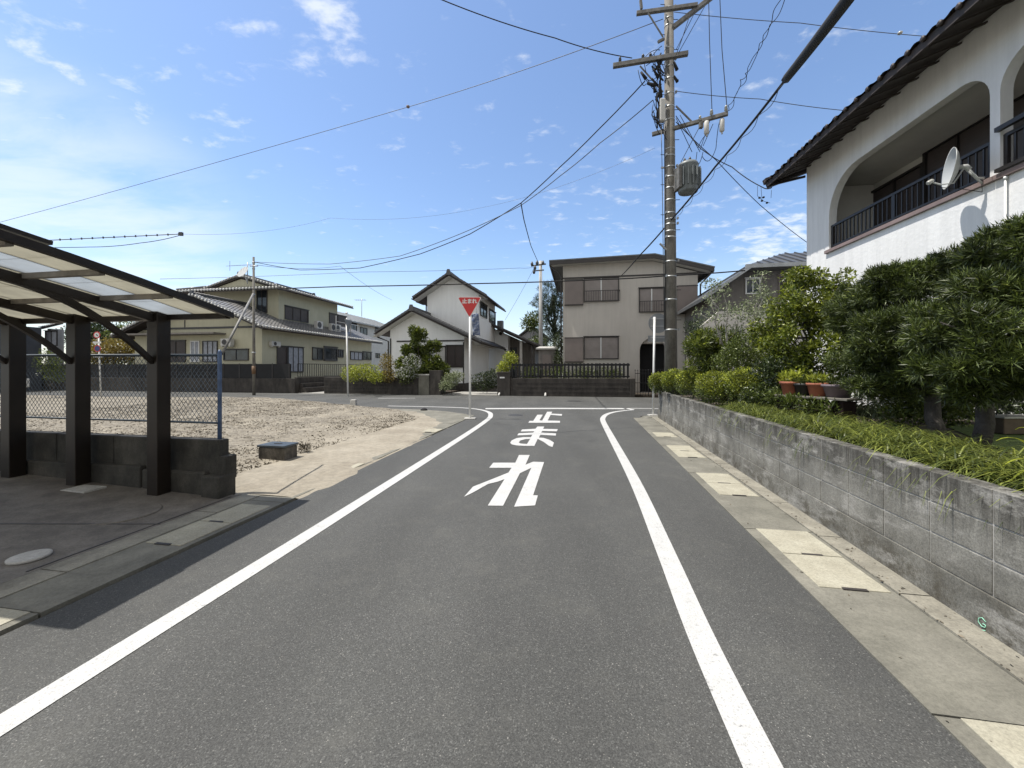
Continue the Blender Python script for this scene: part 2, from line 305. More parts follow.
# ---------------------------------------------------------------- object helpers
def wloc(o):
    v = Vector((0, 0, 0))
    while o: v += o.location; o = o.parent
    return v
def tag(o, label=None, cat=None, group=None, kind=None):
    if label: o['label'] = label
    if cat: o['category'] = cat
    if group: o['group'] = group
    if kind: o['kind'] = kind
    return o
def thing(name, loc, label, cat, group=None):
    o = bpy.data.objects.new(name, None); COL.objects.link(o); o.location = loc; o.empty_display_size = 0.2
    return tag(o, label, cat, group)
class MB:
    def __init__(s): s.v = []; s.f = []; s.sm = []
    def add(s, vs, fs, smooth=False):
        n = len(s.v); s.v += [Vector(x) for x in vs]; s.f += [[i+n for i in f] for f in fs]; s.sm += [smooth]*len(fs)
    def hexa(s, p):   # 8 points: bottom ring 0-3, top ring 4-7
        s.add(p, [(3,2,1,0), (4,5,6,7), (0,1,5,4), (1,2,6,5), (2,3,7,6), (3,0,4,7)])
    def box(s, x0, x1, y0, y1, z0, z1):
        s.hexa([(x0,y0,z0),(x1,y0,z0),(x1,y1,z0),(x0,y1,z0),(x0,y0,z1),(x1,y0,z1),(x1,y1,z1),(x0,y1,z1)])
    def rbox(s, u0, u1, v0, v1, z0, z1):   # box in the road frame
        s.hexa([R(u0,v0,z0),R(u1,v0,z0),R(u1,v1,z0),R(u0,v1,z0),R(u0,v0,z1),R(u1,v0,z1),R(u1,v1,z1),R(u0,v1,z1)])
    def bar(s, a, b, w, h=None, up=Vector((0,0,1))):   # rectangular bar from a to b
        a = Vector(a); b = Vector(b); h = h or w; d = (b-a).normalized()
        if abs(d.dot(up)) > 0.98: up = Vector((0,1,0))
        sx = d.cross(up).normalized()*w/2; sy = sx.cross(d).normalized()*h/2
        s.hexa([a-sx-sy, a+sx-sy, b+sx-sy, b-sx-sy, a-sx+sy, a+sx+sy, b+sx+sy, b-sx+sy])
    def tube(s, pts, r, n=8, cap=True):
        pts = [Vector(p) for p in pts]; rs = r if isinstance(r, (list, tuple)) else [r]*len(pts)
        base = len(s.v); prev = None
        for i, p in enumerate(pts):
            d = (pts[min(i+1, len(pts)-1)] - pts[max(i-1, 0)]).normalized()
            if prev is None:
                ref = Vector((0,0,1)) if abs(d.z) < 0.9 else Vector((1,0,0)); x = d.cross(ref).normalized()
            else:
                x = (prev - d*prev.dot(d)).normalized()
            prev = x; y = d.cross(x)
            for k in range(n):
                a = 2*math.pi*k/n; s.v.append(p + (x*math.cos(a) + y*math.sin(a))*rs[i])
        for i in range(len(pts)-1):
            for k in range(n):
                s.f.append([base+i*n+k, base+i*n+(k+1)%n, base+(i+1)*n+(k+1)%n, base+(i+1)*n+k]); s.sm.append(n > 4)
        if cap:
            s.f.append([base+k for k in range(n)][::-1]); s.sm.append(False)
            s.f.append([base+(len(pts)-1)*n+k for k in range(n)]); s.sm.append(False)
    def lathe(s, c, prof, n=20, axis=Vector((0,0,1)), close=True):
        c = Vector(c); axis = Vector(axis).normalized()
        ref = Vector((1,0,0)) if abs(axis.x) < 0.9 else Vector((0,1,0))
        x = axis.cross(ref).normalized(); y = axis.cross(x); base = len(s.v)
        for (r, h) in prof:
            for k in range(n):
                a = 2*math.pi*k/n; s.v.append(c + axis*h + (x*math.cos(a)+y*math.sin(a))*r)
        for i in range(len(prof)-1):
            for k in range(n):
                s.f.append([base+i*n+k, base+i*n+(k+1)%n, base+(i+1)*n+(k+1)%n, base+(i+1)*n+k]); s.sm.append(True)
        if close:
            s.f.append([base+k for k in range(n)][::-1]); s.sm.append(False)
            s.f.append([base+(len(prof)-1)*n+k for k in range(n)]); s.sm.append(False)
    def poly(s, pts2, fn, t0, t1, holes=()):
        """extrude a 2-D polygon (with holes): fn(a, z, depth) -> world"""
        loops = [list(pts2)] + [list(h) for h in holes]
        tris = tessellate_polygon([[Vector((a, b, 0)) for a, b in l] for l in loops])
        flat = [p for l in loops for p in l]; n = len(flat)
        vs = [fn(a, b, t0) for a, b in flat] + [fn(a, b, t1) for a, b in flat]
        fs = [tuple(t) for t in tris] + [tuple(i+n for i in reversed(t)) for t in tris]
        k = 0
        for l in loops:
            m = len(l)
            for i in range(m):
                fs.append((k+i, k+(i+1) % m, k+(i+1) % m+n, k+i+n))
            k += m
        s.add(vs, fs)
    def flat(s, pts):   # a single flat polygon, triangulated, facing up
        tris = tessellate_polygon([[Vector((p[0], p[1], 0)) for p in pts]])
        out = []
        for t in tris:
            a, b, c = (Vector(pts[i]) for i in t)
            out.append(t if (b-a).cross(c-a).z > 0 else t[::-1])
        s.add(pts, out)
    def build(s, name, mat, parent=None, loc=None, normals=True, bevel=0.0, wn=False):
        me = bpy.data.meshes.new(name)
        off = wloc(parent) if parent else Vector((0,0,0))
        if not parent and loc is None:
            xs = np.array([tuple(v) for v in s.v]); loc = Vector(((xs[:,0].min()+xs[:,0].max())/2, (xs[:,1].min()+xs[:,1].max())/2, xs[:,2].min()))
        if loc is None: loc = Vector((0,0,0))
        loc = Vector(loc)
        me.from_pydata([tuple(v-off-loc) for v in s.v], [], s.f)
        me.polygons.foreach_set('use_smooth', s.sm)
        if normals:
            bm = bmesh.new(); bm.from_mesh(me); bmesh.ops.recalc_face_normals(bm, faces=bm.faces); bm.to_mesh(me); bm.free()
        if isinstance(mat, str): mat = MT[mat]
        me.materials.append(mat)
        o = bpy.data.objects.new(name, me); COL.objects.link(o); o.parent = parent; o.location = loc
        if bevel:
            b = o.modifiers.new('bevel', 'BEVEL'); b.width = bevel; b.segments = 2; b.limit_method = 'ANGLE'; b.angle_limit = math.radians(40)
        return o

def arrmesh(name, verts, quads, mat, parent=None, loc=None, smooth=False):
    verts = np.asarray(verts, dtype=np.float32); quads = np.asarray(quads, dtype=np.int32)
    off = np.array(wloc(parent)) if parent else np.zeros(3)
    if loc is None: loc = (0, 0, 0)
    verts = verts - off - np.array(loc)
    me = bpy.data.meshes.new(name); k = quads.shape[1]
    me.vertices.add(len(verts)); me.vertices.foreach_set('co', verts.astype(np.float32).ravel())
    me.loops.add(quads.size); me.loops.foreach_set('vertex_index', quads.ravel())
    me.polygons.add(len(quads)); me.polygons.foreach_set('loop_start', np.arange(0, quads.size, k, dtype=np.int32))
    me.polygons.foreach_set('use_smooth', np.full(len(quads), smooth))
    me.update(calc_edges=True); me.validate()
    me.materials.append(MT[mat] if isinstance(mat, str) else mat)
    o = bpy.data.objects.new(name, me); COL.objects.link(o); o.parent = parent; o.location = loc
    return o
def add_material(o, mb, mat):
    """append a second-material shape to a part's own mesh"""
    off = wloc(o); me = o.data; bm = bmesh.new(); bm.from_mesh(me); k = len(me.materials); me.materials.append(MT[mat])
    vs = [bm.verts.new(v-off) for v in mb.v]
    for f, s_ in zip(mb.f, mb.sm):
        nf = bm.faces.new([vs[i] for i in f]); nf.material_index = k; nf.smooth = s_
    bm.to_mesh(me); bm.free()
def copy_tree(o, parent=None):
    c = o.copy(); COL.objects.link(c); c.parent = parent
    for ch in list(o.children): copy_tree(ch, c)
    return c

# ---------------------------------------------------------------- foliage
def blob_points(blobs, n, shell=0.45):
    w = np.array([b[3]*b[4] + b[4]*b[5] + b[3]*b[5] for b in blobs]); w = w/w.sum()
    idx = RNG.choice(len(blobs), n, p=w); B = np.array(blobs)[idx]
    d = RNG.normal(size=(n, 3)); d /= np.linalg.norm(d, axis=1, keepdims=True)
    r = RNG.random((n, 1))**shell
    # lumpy outline
    lump = 1 + 0.16*np.sin(d[:, :1]*7 + B[:, :1]*5) * np.cos(d[:, 1:2]*6 + B[:, 2:3]*4)
    return B[:, :3] + d*r*B[:, 3:6]*lump, d
def leaves(blobs, n, L, W, up=0.5, out=0.7, jitter=0.6, shell=0.45, ground=None):
    """rhombic folded leaves: axis follows outwards + up, normals roughly up"""
    p, d = blob_points(blobs, n, shell)
    ax = d*out + np.array([0, 0, up]) + RNG.normal(size=(n, 3))*jitter
    ax /= np.linalg.norm(ax, axis=1, keepdims=True)
    nn = d*0.5 + np.array([0, 0, 0.8]) + RNG.normal(size=(n, 3))*0.5
    sd = np.cross(ax, nn); sd /= np.maximum(np.linalg.norm(sd, axis=1, keepdims=True), 1e-5)
    nr = np.cross(sd, ax)
    l = L*(0.65+0.7*RNG.random((n, 1))); w = W*(0.7+0.6*RNG.random((n, 1)))
    a = p; b = p + ax*l*0.45 + sd*w/2 + nr*w*0.12; c = p + ax*l - nr*l*0.12; e = p + ax*l*0.45 - sd*w/2 + nr*w*0.12
    V = np.stack([a, b, c, e], 1).reshape(-1, 3)
    if ground is not None: V = V[:]; V[:, 2] = np.maximum(V[:, 2], ground)
    Q = np.arange(4*n).reshape(n, 4)
    return V, Q
def shoots(blobs, n, k, L, W, shell=0.35):
    """tufts of k narrow leaves radiating from each shoot tip (podocarpus, pine)"""
    p, d = blob_points(blobs, n, shell)
    ax = d*0.8 + np.array([0, 0, 0.6]) + RNG.normal(size=(n, 3))*0.35
    ax /= np.linalg.norm(ax, axis=1, keepdims=True)
    P_ = np.repeat(p, k, 0); A = np.repeat(ax, k, 0); m = n*k
    along = RNG.random((m, 1))*L*0.8
    dd = A*0.75 + RNG.normal(size=(m, 3))*0.55; dd /= np.linalg.norm(dd, axis=1, keepdims=True)
    st = P_ + A*along
    sd = np.cross(dd, RNG.normal(size=(m, 3))); sd /= np.maximum(np.linalg.norm(sd, axis=1, keepdims=True), 1e-5)
    l = L*(0.7+0.5*RNG.random((m, 1)))
    a = st; b = st+dd*l*0.5+sd*W/2; c = st+dd*l; e = st+dd*l*0.5-sd*W/2
    return np.stack([a, b, c, e], 1).reshape(-1, 3), np.arange(4*m).reshape(m, 4)
def limb(mb, a, b, r0, r1, n=5, wob=0.06):
    a = Vector(a); b = Vector(b); pts = []
    for i in range(n+1):
        t = i/n; p = a.lerp(b, t)
        if 0 < i < n: p += Vector((random.uniform(-1,1), random.uniform(-1,1), random.uniform(-.5,.5)))*wob*(b-a).length
        pts.append(p)
    mb.tube(pts, [r0+(r1-r0)*i/n for i in range(n+1)], 7)
    return pts
def clump(blobs, k=9, f=.36, flat=.75):
    out = []
    for b in blobs:
        for _ in range(k):
            d = Vector((random.gauss(0, 1), random.gauss(0, 1), random.gauss(0, .8))).normalized()*random.uniform(.55, 1.0)
            s = f*random.uniform(.7, 1.35)
            out.append((b[0]+d.x*b[3]*.85, b[1]+d.y*b[4]*.85, b[2]+d.z*b[5]*.9, b[3]*s, b[4]*s, max(b[5]*s*1.15, b[3]*s*flat*.7)))
    return out
def plant(name, base, blobs, mat, n, L, W, label, cat, group=None, trunk=0.02, bark='bark', kind='leaves', k=12, up=0.5, shell=0.45, trunk_to=None, limbs=True, extra=None, cl=0):
    """one shrub or tree: trunk with limbs running into every clump + its foliage"""
    base = Vector(base)
    t = thing(name, base, label, cat, group)
    mb = MB(); c = Vector(np.mean([b[:3] for b in blobs], axis=0))
    top = Vector(trunk_to) if trunk_to else Vector((c.x, c.y, base.z + (c.z-base.z)*0.6))
    pts = limb(mb, base, top, trunk, trunk*0.65, 5, 0.03)
    if limbs:
        for b in blobs:
            s = pts[random.choice([2, 3, 4, 5])]
            limb(mb, s, b[:3], trunk*0.5, trunk*0.12, 4, 0.07)
            for _ in range(2):
                q = Vector(b[:3]) + Vector((random.uniform(-.6,.6)*b[3], random.uniform(-.6,.6)*b[4], random.uniform(-.2,.7)*b[5]))
                limb(mb, Vector(b[:3]), q, trunk*0.2, trunk*0.06, 3, 0.08)
    mb.build('trunk' if trunk >= 0.03 else 'stem', bark, t, normals=False)
    if cl: blobs = clump(blobs, cl)
    V, Q = leaves(blobs, n, L, W, up=up, shell=shell, ground=base.z+0.005) if kind == 'leaves' else shoots(blobs, n, k, L, W, shell)
    arrmesh('crown' if trunk >= 0.03 else 'foliage', V, Q, mat, t)
    if extra:
        nm, m2, n2, L2, W2 = extra
        V, Q = leaves([(b[0], b[1], b[2]+b[5]*0.35, b[3]*.92, b[4]*.92, b[5]*0.72) for b in blobs], n2, L2, W2, up=0.9, shell=0.10)
        arrmesh(nm, V, Q, m2, t)
    return t
# ================================================================ SETTING
def struct(o): o['kind'] = 'structure'; return o
def flatpoly(name, pts, z, mat):
    mb = MB(); mb.flat([Vector((p[0], p[1], z)) for p in pts]); return struct(mb.build(name, mat, loc=(0, 0, 0), normals=False))
g = MB(); g.box(-420, 420, -60, 700, -0.6, -0.06); struct(g.build('ground', 'ground', loc=(0, 0, 0)))

# road: lane with the camera on it, plus the cross street
lane_edge_l = [(-3.21, -12), (-3.205, 4.4), (-3.26, 6.0), (-3.33, 11.4), (-3.6, 12.3), (-4.6, 13.1), (-6.0, 13.5), (-9, 13.7)]
road_uv = [(1.55, -12), (1.52, 2.0), (1.60, 4.0), (1.66, 8), (1.74, 12.2), (1.9, 12.9), (2.6, 13.6), (4.2, 13.9), (60, 13.9), (60, 21.45), (-60, 21.45), (-60, 13.5), (-9, 13.5)] + lane_edge_l[::-1][1:]
flatpoly('road', [R(u, v) for u, v in road_uv], 0.0, 'asphalt')
flatpoly('lane', [R(u, v) for u, v in [(-17.2, 21.46), (-12.9, 21.46), (-12.9, 40), (-17.2, 40)]], 0.004, 'lane')
flatpoly('path', [R(u, v) for u, v in [(-7.9, 21.46), (-3.6, 21.46), (-3.9, 25.0), (-7.6, 25.0)]], 0.02, 'lane')

# concrete gutters: 2 m units with open joints, low kerb behind on the right
def gutter(name, u0, u1, v0, v1, z, mat, step=2.0, off=0.0, du=0.0):
    mb = MB(); v = v0
    while v < v1:
        w = min(v+step, v1); a = du*(v-2)/10; b = du*(w-2)/10
        mb.hexa([R(u0+a,v+.006,-.05),R(u1+a,v+.006,-.05),R(u1+b,w-.006,-.05),R(u0+b,w-.006,-.05),R(u0+a,v+.006,z),R(u1+a,v+.006,z),R(u1+b,w-.006,z),R(u0+b,w-.006,z)])
        v = w
    return struct(mb.build(name, mat, loc=(0, 0, 0)))
gutter('gutter', 1.50, 2.06, -6.03, 12.4, 0.010, 'gutter', du=0.10)
gutter('kerb', 2.064, 2.30, -6.03, 12.6, 0.022, 'kerb', step=0.9, du=0.10)
gutter('gutter', -3.70, -3.25, -6.15, 4.4, 0.010, 'gutter', du=-0.02)
gutter('gutter', -3.72, -3.30, 4.45, 12.3, 0.004, 'gutter', du=-0.06)
gutter('kerb', -3.94, -3.704, -6.15, 4.05, 0.016, 'kerb', step=1.2)
flatpoly('pavement', [R(u, v) for u, v in [(-3.45, 10.2), (-3.40, 12.0), (-3.75, 12.5), (-4.7, 13.2), (-6.0, 13.6), (-9, 13.8), (-9, 13.0), (-6.0, 12.8), (-4.9, 11.6), (-4.2, 10.0)]], 0.008, 'gutter')
flatpoly('pavement', [R(u, v) for u, v in [(1.78, 12.41), (2.5, 12.66), (6, 12.66), (60, 12.66), (60, 13.88), (4.2, 13.88), (2.7, 13.55), (2.0, 12.95)]], 0.008, 'gutter')
# carport floor rising gently away from the gutter
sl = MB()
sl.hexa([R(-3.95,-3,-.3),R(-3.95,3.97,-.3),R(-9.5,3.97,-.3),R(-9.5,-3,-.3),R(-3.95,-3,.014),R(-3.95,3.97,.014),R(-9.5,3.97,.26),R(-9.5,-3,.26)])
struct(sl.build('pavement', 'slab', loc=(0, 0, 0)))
def slab_z(u): return 0.014 + (-3.95-u)*0.0443
# oil-dark joints in the carport floor
jb = MB()
for (a, b) in (((-3.96, 3.1), (-9.4, 1.55)), ((-3.99, 2.2), (-3.99, 3.9))):
    p, q = R(*a), R(*b); p.z = slab_z(a[0])+.001; q.z = slab_z(b[0])+.001
    jb.bar(p, q, 0.012, 0.006)
struct(jb.build('pavement_joint', 'trim', loc=(0, 0, 0)))

# garden behind the block wall on the right
gd = MB(); gd.rbox(2.5, 40, -4, 12.55, -0.05, 0.735); struct(gd.build('garden_bed', 'soil', loc=(0, 0, 0)))
flatpoly('lawn', [R(u, v) for u, v in [(3.85, -2), (3.85, 4.3), (4.9, 6.3), (14, 7), (14, -2)]], 0.742, 'lawn')
# gardens of the houses over the cross street
gd = MB()
gd.rbox(-12.8, -7.9, 21.7, 45, -0.05, 0.10); gd.rbox(-3.6, 60, 21.7, 60, -0.05, 0.12); gd.rbox(-60, -17.6, 21.7, 60, -0.05, 0.14)
gd.rbox(-7.9, -3.6, 25.0, 45, -0.05, 0.06)
struct(gd.build('garden_bed', 'soil', loc=(0, 0, 0)))

# ---- vacant lot: graded sand, ragged edge, low heaps
def sdist(px, py, poly):
    d = np.full(px.shape, 1e9); ins = np.zeros(px.shape, bool); n = len(poly)
    for i in range(n):
        ax, ay = poly[i]; bx, by = poly[(i+1) % n]; ex, ey = bx-ax, by-ay
        t = np.clip(((px-ax)*ex+(py-ay)*ey)/(ex*ex+ey*ey), 0, 1)
        d = np.minimum(d, np.hypot(px-ax-t*ex, py-ay-t*ey))
        c = ((ay > py) != (by > py)) & (px < (bx-ax)*(py-ay)/((by-ay) if by != ay else 1e-9)+ax); ins ^= c
    return np.where(ins, d, -d)
def vnoise(x, y, s, seed=0):
    rg = np.random.default_rng(seed); T = rg.random((256, 256)); x = x*s+100; y = y*s+100
    xi = np.floor(x).astype(int); yi = np.floor(y).astype(int); fx = x-xi; fy = y-yi; fx = fx*fx*(3-2*fx); fy = fy*fy*(3-2*fy)
    g_ = lambda a, b: T[a % 256, b % 256]
    return (g_(xi, yi)*(1-fx)+g_(xi+1, yi)*fx)*(1-fy) + (g_(xi, yi+1)*(1-fx)+g_(xi+1, yi+1)*fx)*fy
lot_px = [(243, 502), (291, 503), (338, 479), (372, 462), (405, 446), (436, 430), (440, 419), (415, 412), (383, 407.5), (340, 403.8), (300, 400.5), (268, 397.6), (120, 397.0)]
lot = [tuple(G(x, y).xy) for x, y in lot_px] + [tuple(R(-34, 17.5).xy), tuple(R(-34, 4.1).xy), tuple(R(-4.1, 4.1).xy)]
def sand_h(x, y):
    d = sdist(x, y, lot) + (vnoise(x, y, 1.3, 3)-.5)*.35 + (vnoise(x, y, 5, 4)-.5)*.16
    e = np.clip(d/0.9, 0, 1)
    u = x*RR.x+y*RR.y
    rough = np.clip((-u-4.6)/1.6, 0, 1)
    h = 0.012*np.clip(d/0.15, -4, 1) + e*0.03 + rough*e*(0.03 + (vnoise(x, y, .8, 5)-.5)*.07 + (vnoise(x, y, 3.2, 6)-.5)*.05 + (vnoise(x, y, 9, 7)-.5)*.03 + (vnoise(x, y, 21, 8)-.5)*.02)
    h += e*((vnoise(x, y, 2.2, 9)-.5)*.02 + (vnoise(x, y, 11, 10)-.5)*.008)
    return h
def grid(u0, u1, v0, v1, st, hf, name, mat):
    us = np.arange(u0, u1+st/2, st); vs = np.arange(v0, v1+st/2, st); U, Vv = np.meshgrid(us, vs, indexing='ij')
    X = U*RR.x+Vv*DR.x; Y = U*RR.y+Vv*DR.y; Z = hf(X, Y); nu, nv = U.shape
    vt = np.stack([X, Y, Z], -1).reshape(-1, 3); i = np.arange(nu*nv).reshape(nu, nv)
    q = np.stack([i[:-1, :-1], i[1:, :-1], i[1:, 1:], i[:-1, 1:]], -1).reshape(-1, 4)
    return arrmesh(name, vt, q, mat, smooth=True)
struct(grid(-15, -3.0, 4.02, 17.6, 0.055, sand_h, 'sandy_ground', 'sand'))
struct(grid(-40, -15, 4.02, 19.5, 0.25, sand_h, 'sandy_ground', 'sand'))
# litter of dry twigs, leaves and clods over the rough part of the lot
n = 75000
u = -4.7 - RNG.random(n)**1.3*13; v = 4.4 + RNG.random(n)*13.5
X = u*RR.x+v*DR.x; Y = u*RR.y+v*DR.y
keep = (sdist(X, Y, lot) > 0.5) & (np.clip((vnoise(X, Y, .7, 12)*.6+vnoise(X, Y, 2.6, 13)*.4+vnoise(X, Y, 9, 14)*.25-.38)*2.6, .04, 1) > RNG.random(n)); X, Y = X[keep], Y[keep]; n = len(X)
Z = sand_h(X, Y)
a = RNG.random(n)*6.28; L = .006+.045*RNG.random(n)**4; W = .003+.008*RNG.random(n)
p = np.stack([X, Y, Z+.003], 1); ax = np.stack([np.cos(a), np.sin(a), RNG.normal(size=n)*.35], 1); sd = np.stack([-np.sin(a), np.cos(a), RNG.normal(size=n)*.5], 1)
V = np.stack([p-ax*L[:, None], p+sd*W[:, None]+[0, 0, .012], p+ax*L[:, None], p-sd*W[:, None]], 1).reshape(-1, 3)
o = arrmesh('dry_litter', V, np.arange(4*n).reshape(n, 4), 'twig')
tag(o, 'dry brown twigs, clods and leaf litter scattered over the sandy vacant lot', 'litter', kind='stuff')

# ---- painted markings
def ribbon(pts, w, z=0.004):
    pts = [Vector((p[0], p[1], z)) for p in pts]; q = []
    for i, p in enumerate(pts):
        d = (pts[min(i+1, len(pts)-1)]-pts[max(i-1, 0)]).normalized(); s_ = Vector((d.y, -d.x, 0))
        ww = w if not isinstance(w, (list, tuple)) else w[i]
        q.append((p-s_*ww/2, p+s_*ww/2))
    return q
def smooth(pts, k=6):
    out = []
    for i in range(len(pts)-1):
        p0 = pts[max(i-1, 0)]; p1 = pts[i]; p2 = pts[i+1]; p3 = pts[min(i+2, len(pts)-1)]
        for j in range(k):
            t = j/k
            out.append(0.5*((2*p1)+(p2-p0)*t+(2*p0-5*p1+4*p2-p3)*t*t+(3*p1-p0-3*p2+p3)*t*t*t))
    return out+[pts[-1]]
mk = MB()
def addrib(mb, px, w, pre=None, post=None, sm=True):
    pts = ([pre] if pre else []) + [G(*p) for p in px] + ([post] if post else [])
    if sm: pts = smooth(pts)
    q = ribbon(pts, w)
    for (a, b), (c, d) in zip(q, q[1:]): mb.add([a, b, d, c], [(0, 1, 2, 3)])
addrib(mk, [(-260, 889), (-120, 801), (0, 726), (148, 634), (296, 542.5), (420, 464), (470, 432), (486.5, 420.5), (490.5, 416.3), (489.3, 412.6), (481, 409.9), (468, 408.3), (445, 407.2), (388, 406)], 0.15)
addrib(mk, [(940, 1145), (830, 910), (763, 768), (700, 634), (666, 552.7), (635, 481.5), (612, 438.4), (603.6, 422.5), (603, 418), (607, 414.3), (616, 411.8), (632, 410), (654, 408.7)], 0.15, post=R(12, 14.3))
addrib(mk, [(485.5, 408.7), (555, 408.5), (624, 408.7)], 0.42, sm=False)
addrib(mk, [(378, 398.2), (415, 398.2)], 0.18, sm=False)
# 止まれ traced stroke by stroke on the ground
def crop(pts, ox, oy, s): return [G(ox+x/s, oy+y/s) for x, y in pts]
A = lambda pts: mk.flat([Vector((p.x, p.y, z_)) for p in crop(pts, 500, 400, 12.8)])
z_ = 0.005
A([(603,152),(668,152),(655,176),(796,182),(790,203),(648,192),(610,265),(768,268),(768,293),(362,293),(380,268),(425,270),(478,190),(548,190),(505,262),(540,266)])
A([(478,342),(566,342),(552,372),(740,375),(728,403),(540,398),(527,420),(718,430),(714,458),(515,448),(498,484),(560,488),(640,515),(690,548),(672,604),(628,590),(560,540),(482,500),(440,590),(330,590)
   ,(388,498),(395,480),(412,448),(220,455),(240,428),(425,420),(440,402),(265,405),(282,380),(455,370)])
A([(395,478),(386,500),(320,504),(262,520),(240,545),(262,560),(345,566),(332,590),(210,584),(150,570),(130,550),(150,520),(210,492),(300,478)])
B = lambda pts: mk.flat([Vector((p.x, p.y, z_)) for p in crop(pts, 455, 445, 10.24)])
B([(655,105),(765,105),(722,205),(800,174),(912,178),(800,518),(848,520),(820,622),(605,636),(782,236),(665,292),(492,626),(336,624),(508,352),(440,378),(340,402),(180,492),(92,534),(185,430),(400,345),(548,285),(580,236),(350,236),(392,184),(618,184)])
o = mk.build('road_marking', 'paint', loc=(0, 0, 0), normals=False); struct(o)

# stain + manholes on the crossing
def disc(name, c, r, z, mat, label, cat, n=28, flat_=1.0, h=0.02, group=None):
    mb = MB(); mb.lathe((c[0], c[1], z-h), [(r, 0), (r, h-.002), (r-.012, h)], n); o = mb.build(name, mat, loc=(c[0], c[1], z-h)); return tag(o, label, cat, group)
disc('manhole_cover', G(574, 401), 0.33, 0.006, 'manhole', 'dark iron manhole cover in the cross street in front of the picket fence', 'manhole cover')
disc('manhole_cover', G(515.5, 415.2), 0.24, 0.005, 'manhole', 'dark round iron cover beside the painted road lettering near the stop line', 'manhole cover')
disc('manhole_cover', tuple(G(29.5, 557, slab_z(-4.4)).xy), 0.118, slab_z(-4.42)+.012, 'whitecover', 'pale round cover set in the carport floor at the left edge', 'manhole cover')
pp = G(84, 488.5, 0.10); mb = MB(); u0, v0 = UV(pp.x, pp.y); z0 = slab_z(u0)
mb.rbox(u0-.17, u0+.17, v0-.11, v0+.11, z0-.02, z0+.014); mb.rbox(u0-.05, u0+.05, v0-.012, v0+.012, z0+.010, z0+.018)
tag(mb.build('inspection_cover', 'whitecover', bevel=.003), 'grey square inspection cover in the carport floor between two posts', 'inspection cover')
pp = G(123, 511, 0.06); disc('floor_patch', pp, 0.30, slab_z(UV(pp.x, pp.y)[0])+.001, 'slab', 'faint round concrete patch in the carport floor near the wall', 'floor patch')['kind'] = 'structure'

# ---- removable gutter covers
def cover(u0, u1, v0, v1, z, label, slots=True):
    mb = MB(); mb.rbox(u0, u1, v0+.006, v1-.006, z-.03, z+.006)
    s = thing('gutter_cover', R((u0+u1)/2, (v0+v1)/2, z-.03), label, 'gutter cover', 'pale concrete gutter covers')
    mb.build('cover_slab', 'cover', s, bevel=.003)
    h = MB(); h.rbox((u0+u1)/2-.075, (u0+u1)/2+.075, v0-.008, v0+.018, z-.004, z+.0085); h.build('grip_slot', 'trim', s)
R_ = [(0.97, 1.47), (1.47, 1.97), (2.98, 3.48), (3.48, 3.98), (4.97, 5.47), (5.47, 5.97), (6.98, 7.5), (7.5, 8.03), (9.0, 9.6)]
RL = ['rearmost right gutter cover, out at the bottom edge of the photo', 'cream right gutter cover at the bottom right corner of the photo', 'nearer of the two joined cream covers in the middle of the right gutter', 'farther of the two joined cream covers in the middle of the right gutter',
      'nearer cream cover of the second pair along the block wall', 'farther cream cover of the second pair along the block wall', 'nearer cream cover of the third pair along the block wall', 'farther cream cover of the third pair along the block wall', 'single cream cover at the far end of the right gutter near the round sign']
for (a, b), l in zip(R_, RL): cover(1.60+.01*(a-2), 2.03+.01*(a-2), a, b, .010, l)
L_ = [(0.85, 1.35), (1.35, 1.85), (2.75, 3.24), (3.24, 3.73), (4.72, 5.2), (5.2, 5.66), (8.7, 9.2)]
LL = ['nearest left gutter cover, cut by the left edge of the photo', 'sunlit cream left gutter cover just outside the near end of the carport shade', 'nearer of two cream covers lying in the carport shade', 'farther of two cream covers lying in the carport shade, by the low wall end',
      'sandy cover in the left gutter beside the vacant lot, just past the wall end', 'second sandy cover in the left gutter beside the vacant lot', 'dusty cover far along the left gutter close to the stop sign']
for (a, b), l in zip(L_, LL): cover(-3.67 + (-.03 if a > 4.4 else 0), -3.31+(-.03 if a > 4.4 else 0), a, b, .010 if a < 8 else .012, l)

# ================================================================ BLOCK WALL on the right
def wall_u(v): return 2.235 + 0.0095*v
w = thing('block_wall', R(2.3, 4, 0), 'long low grey concrete block wall along the right side of the road', 'wall')
# footing, then courses of separate blocks (one mesh) with recessed joints
ft = MB(); ft.hexa([R(wall_u(-5)-.012,-5,-.05),R(wall_u(-5)+.2,-5,-.05),R(wall_u(12.5)+.2,12.5,-.05),R(wall_u(12.5)-.012,12.5,-.05),R(wall_u(-5)-.012,-5,.235),R(wall_u(-5)+.2,-5,.235),R(wall_u(12.5)+.2,12.5,.235),R(wall_u(12.5)-.012,12.5,.235)])
ft.build('footing', 'block', w)
bl = MB(); co = MB()
core = MB(); core.hexa([R(wall_u(-5)+.006,-5,.2),R(wall_u(-5)+.12,-5,.2),R(wall_u(12.5)+.12,12.49,.2),R(wall_u(12.5)+.006,12.49,.2),R(wall_u(-5)+.006,-5,.82),R(wall_u(-5)+.12,-5,.82),R(wall_u(12.5)+.12,12.49,.82),R(wall_u(12.5)+.006,12.49,.82)])
core.build('mortar', M_plain('mortar', (0.34, 0.33, 0.31), 0.9, var=.15), w)
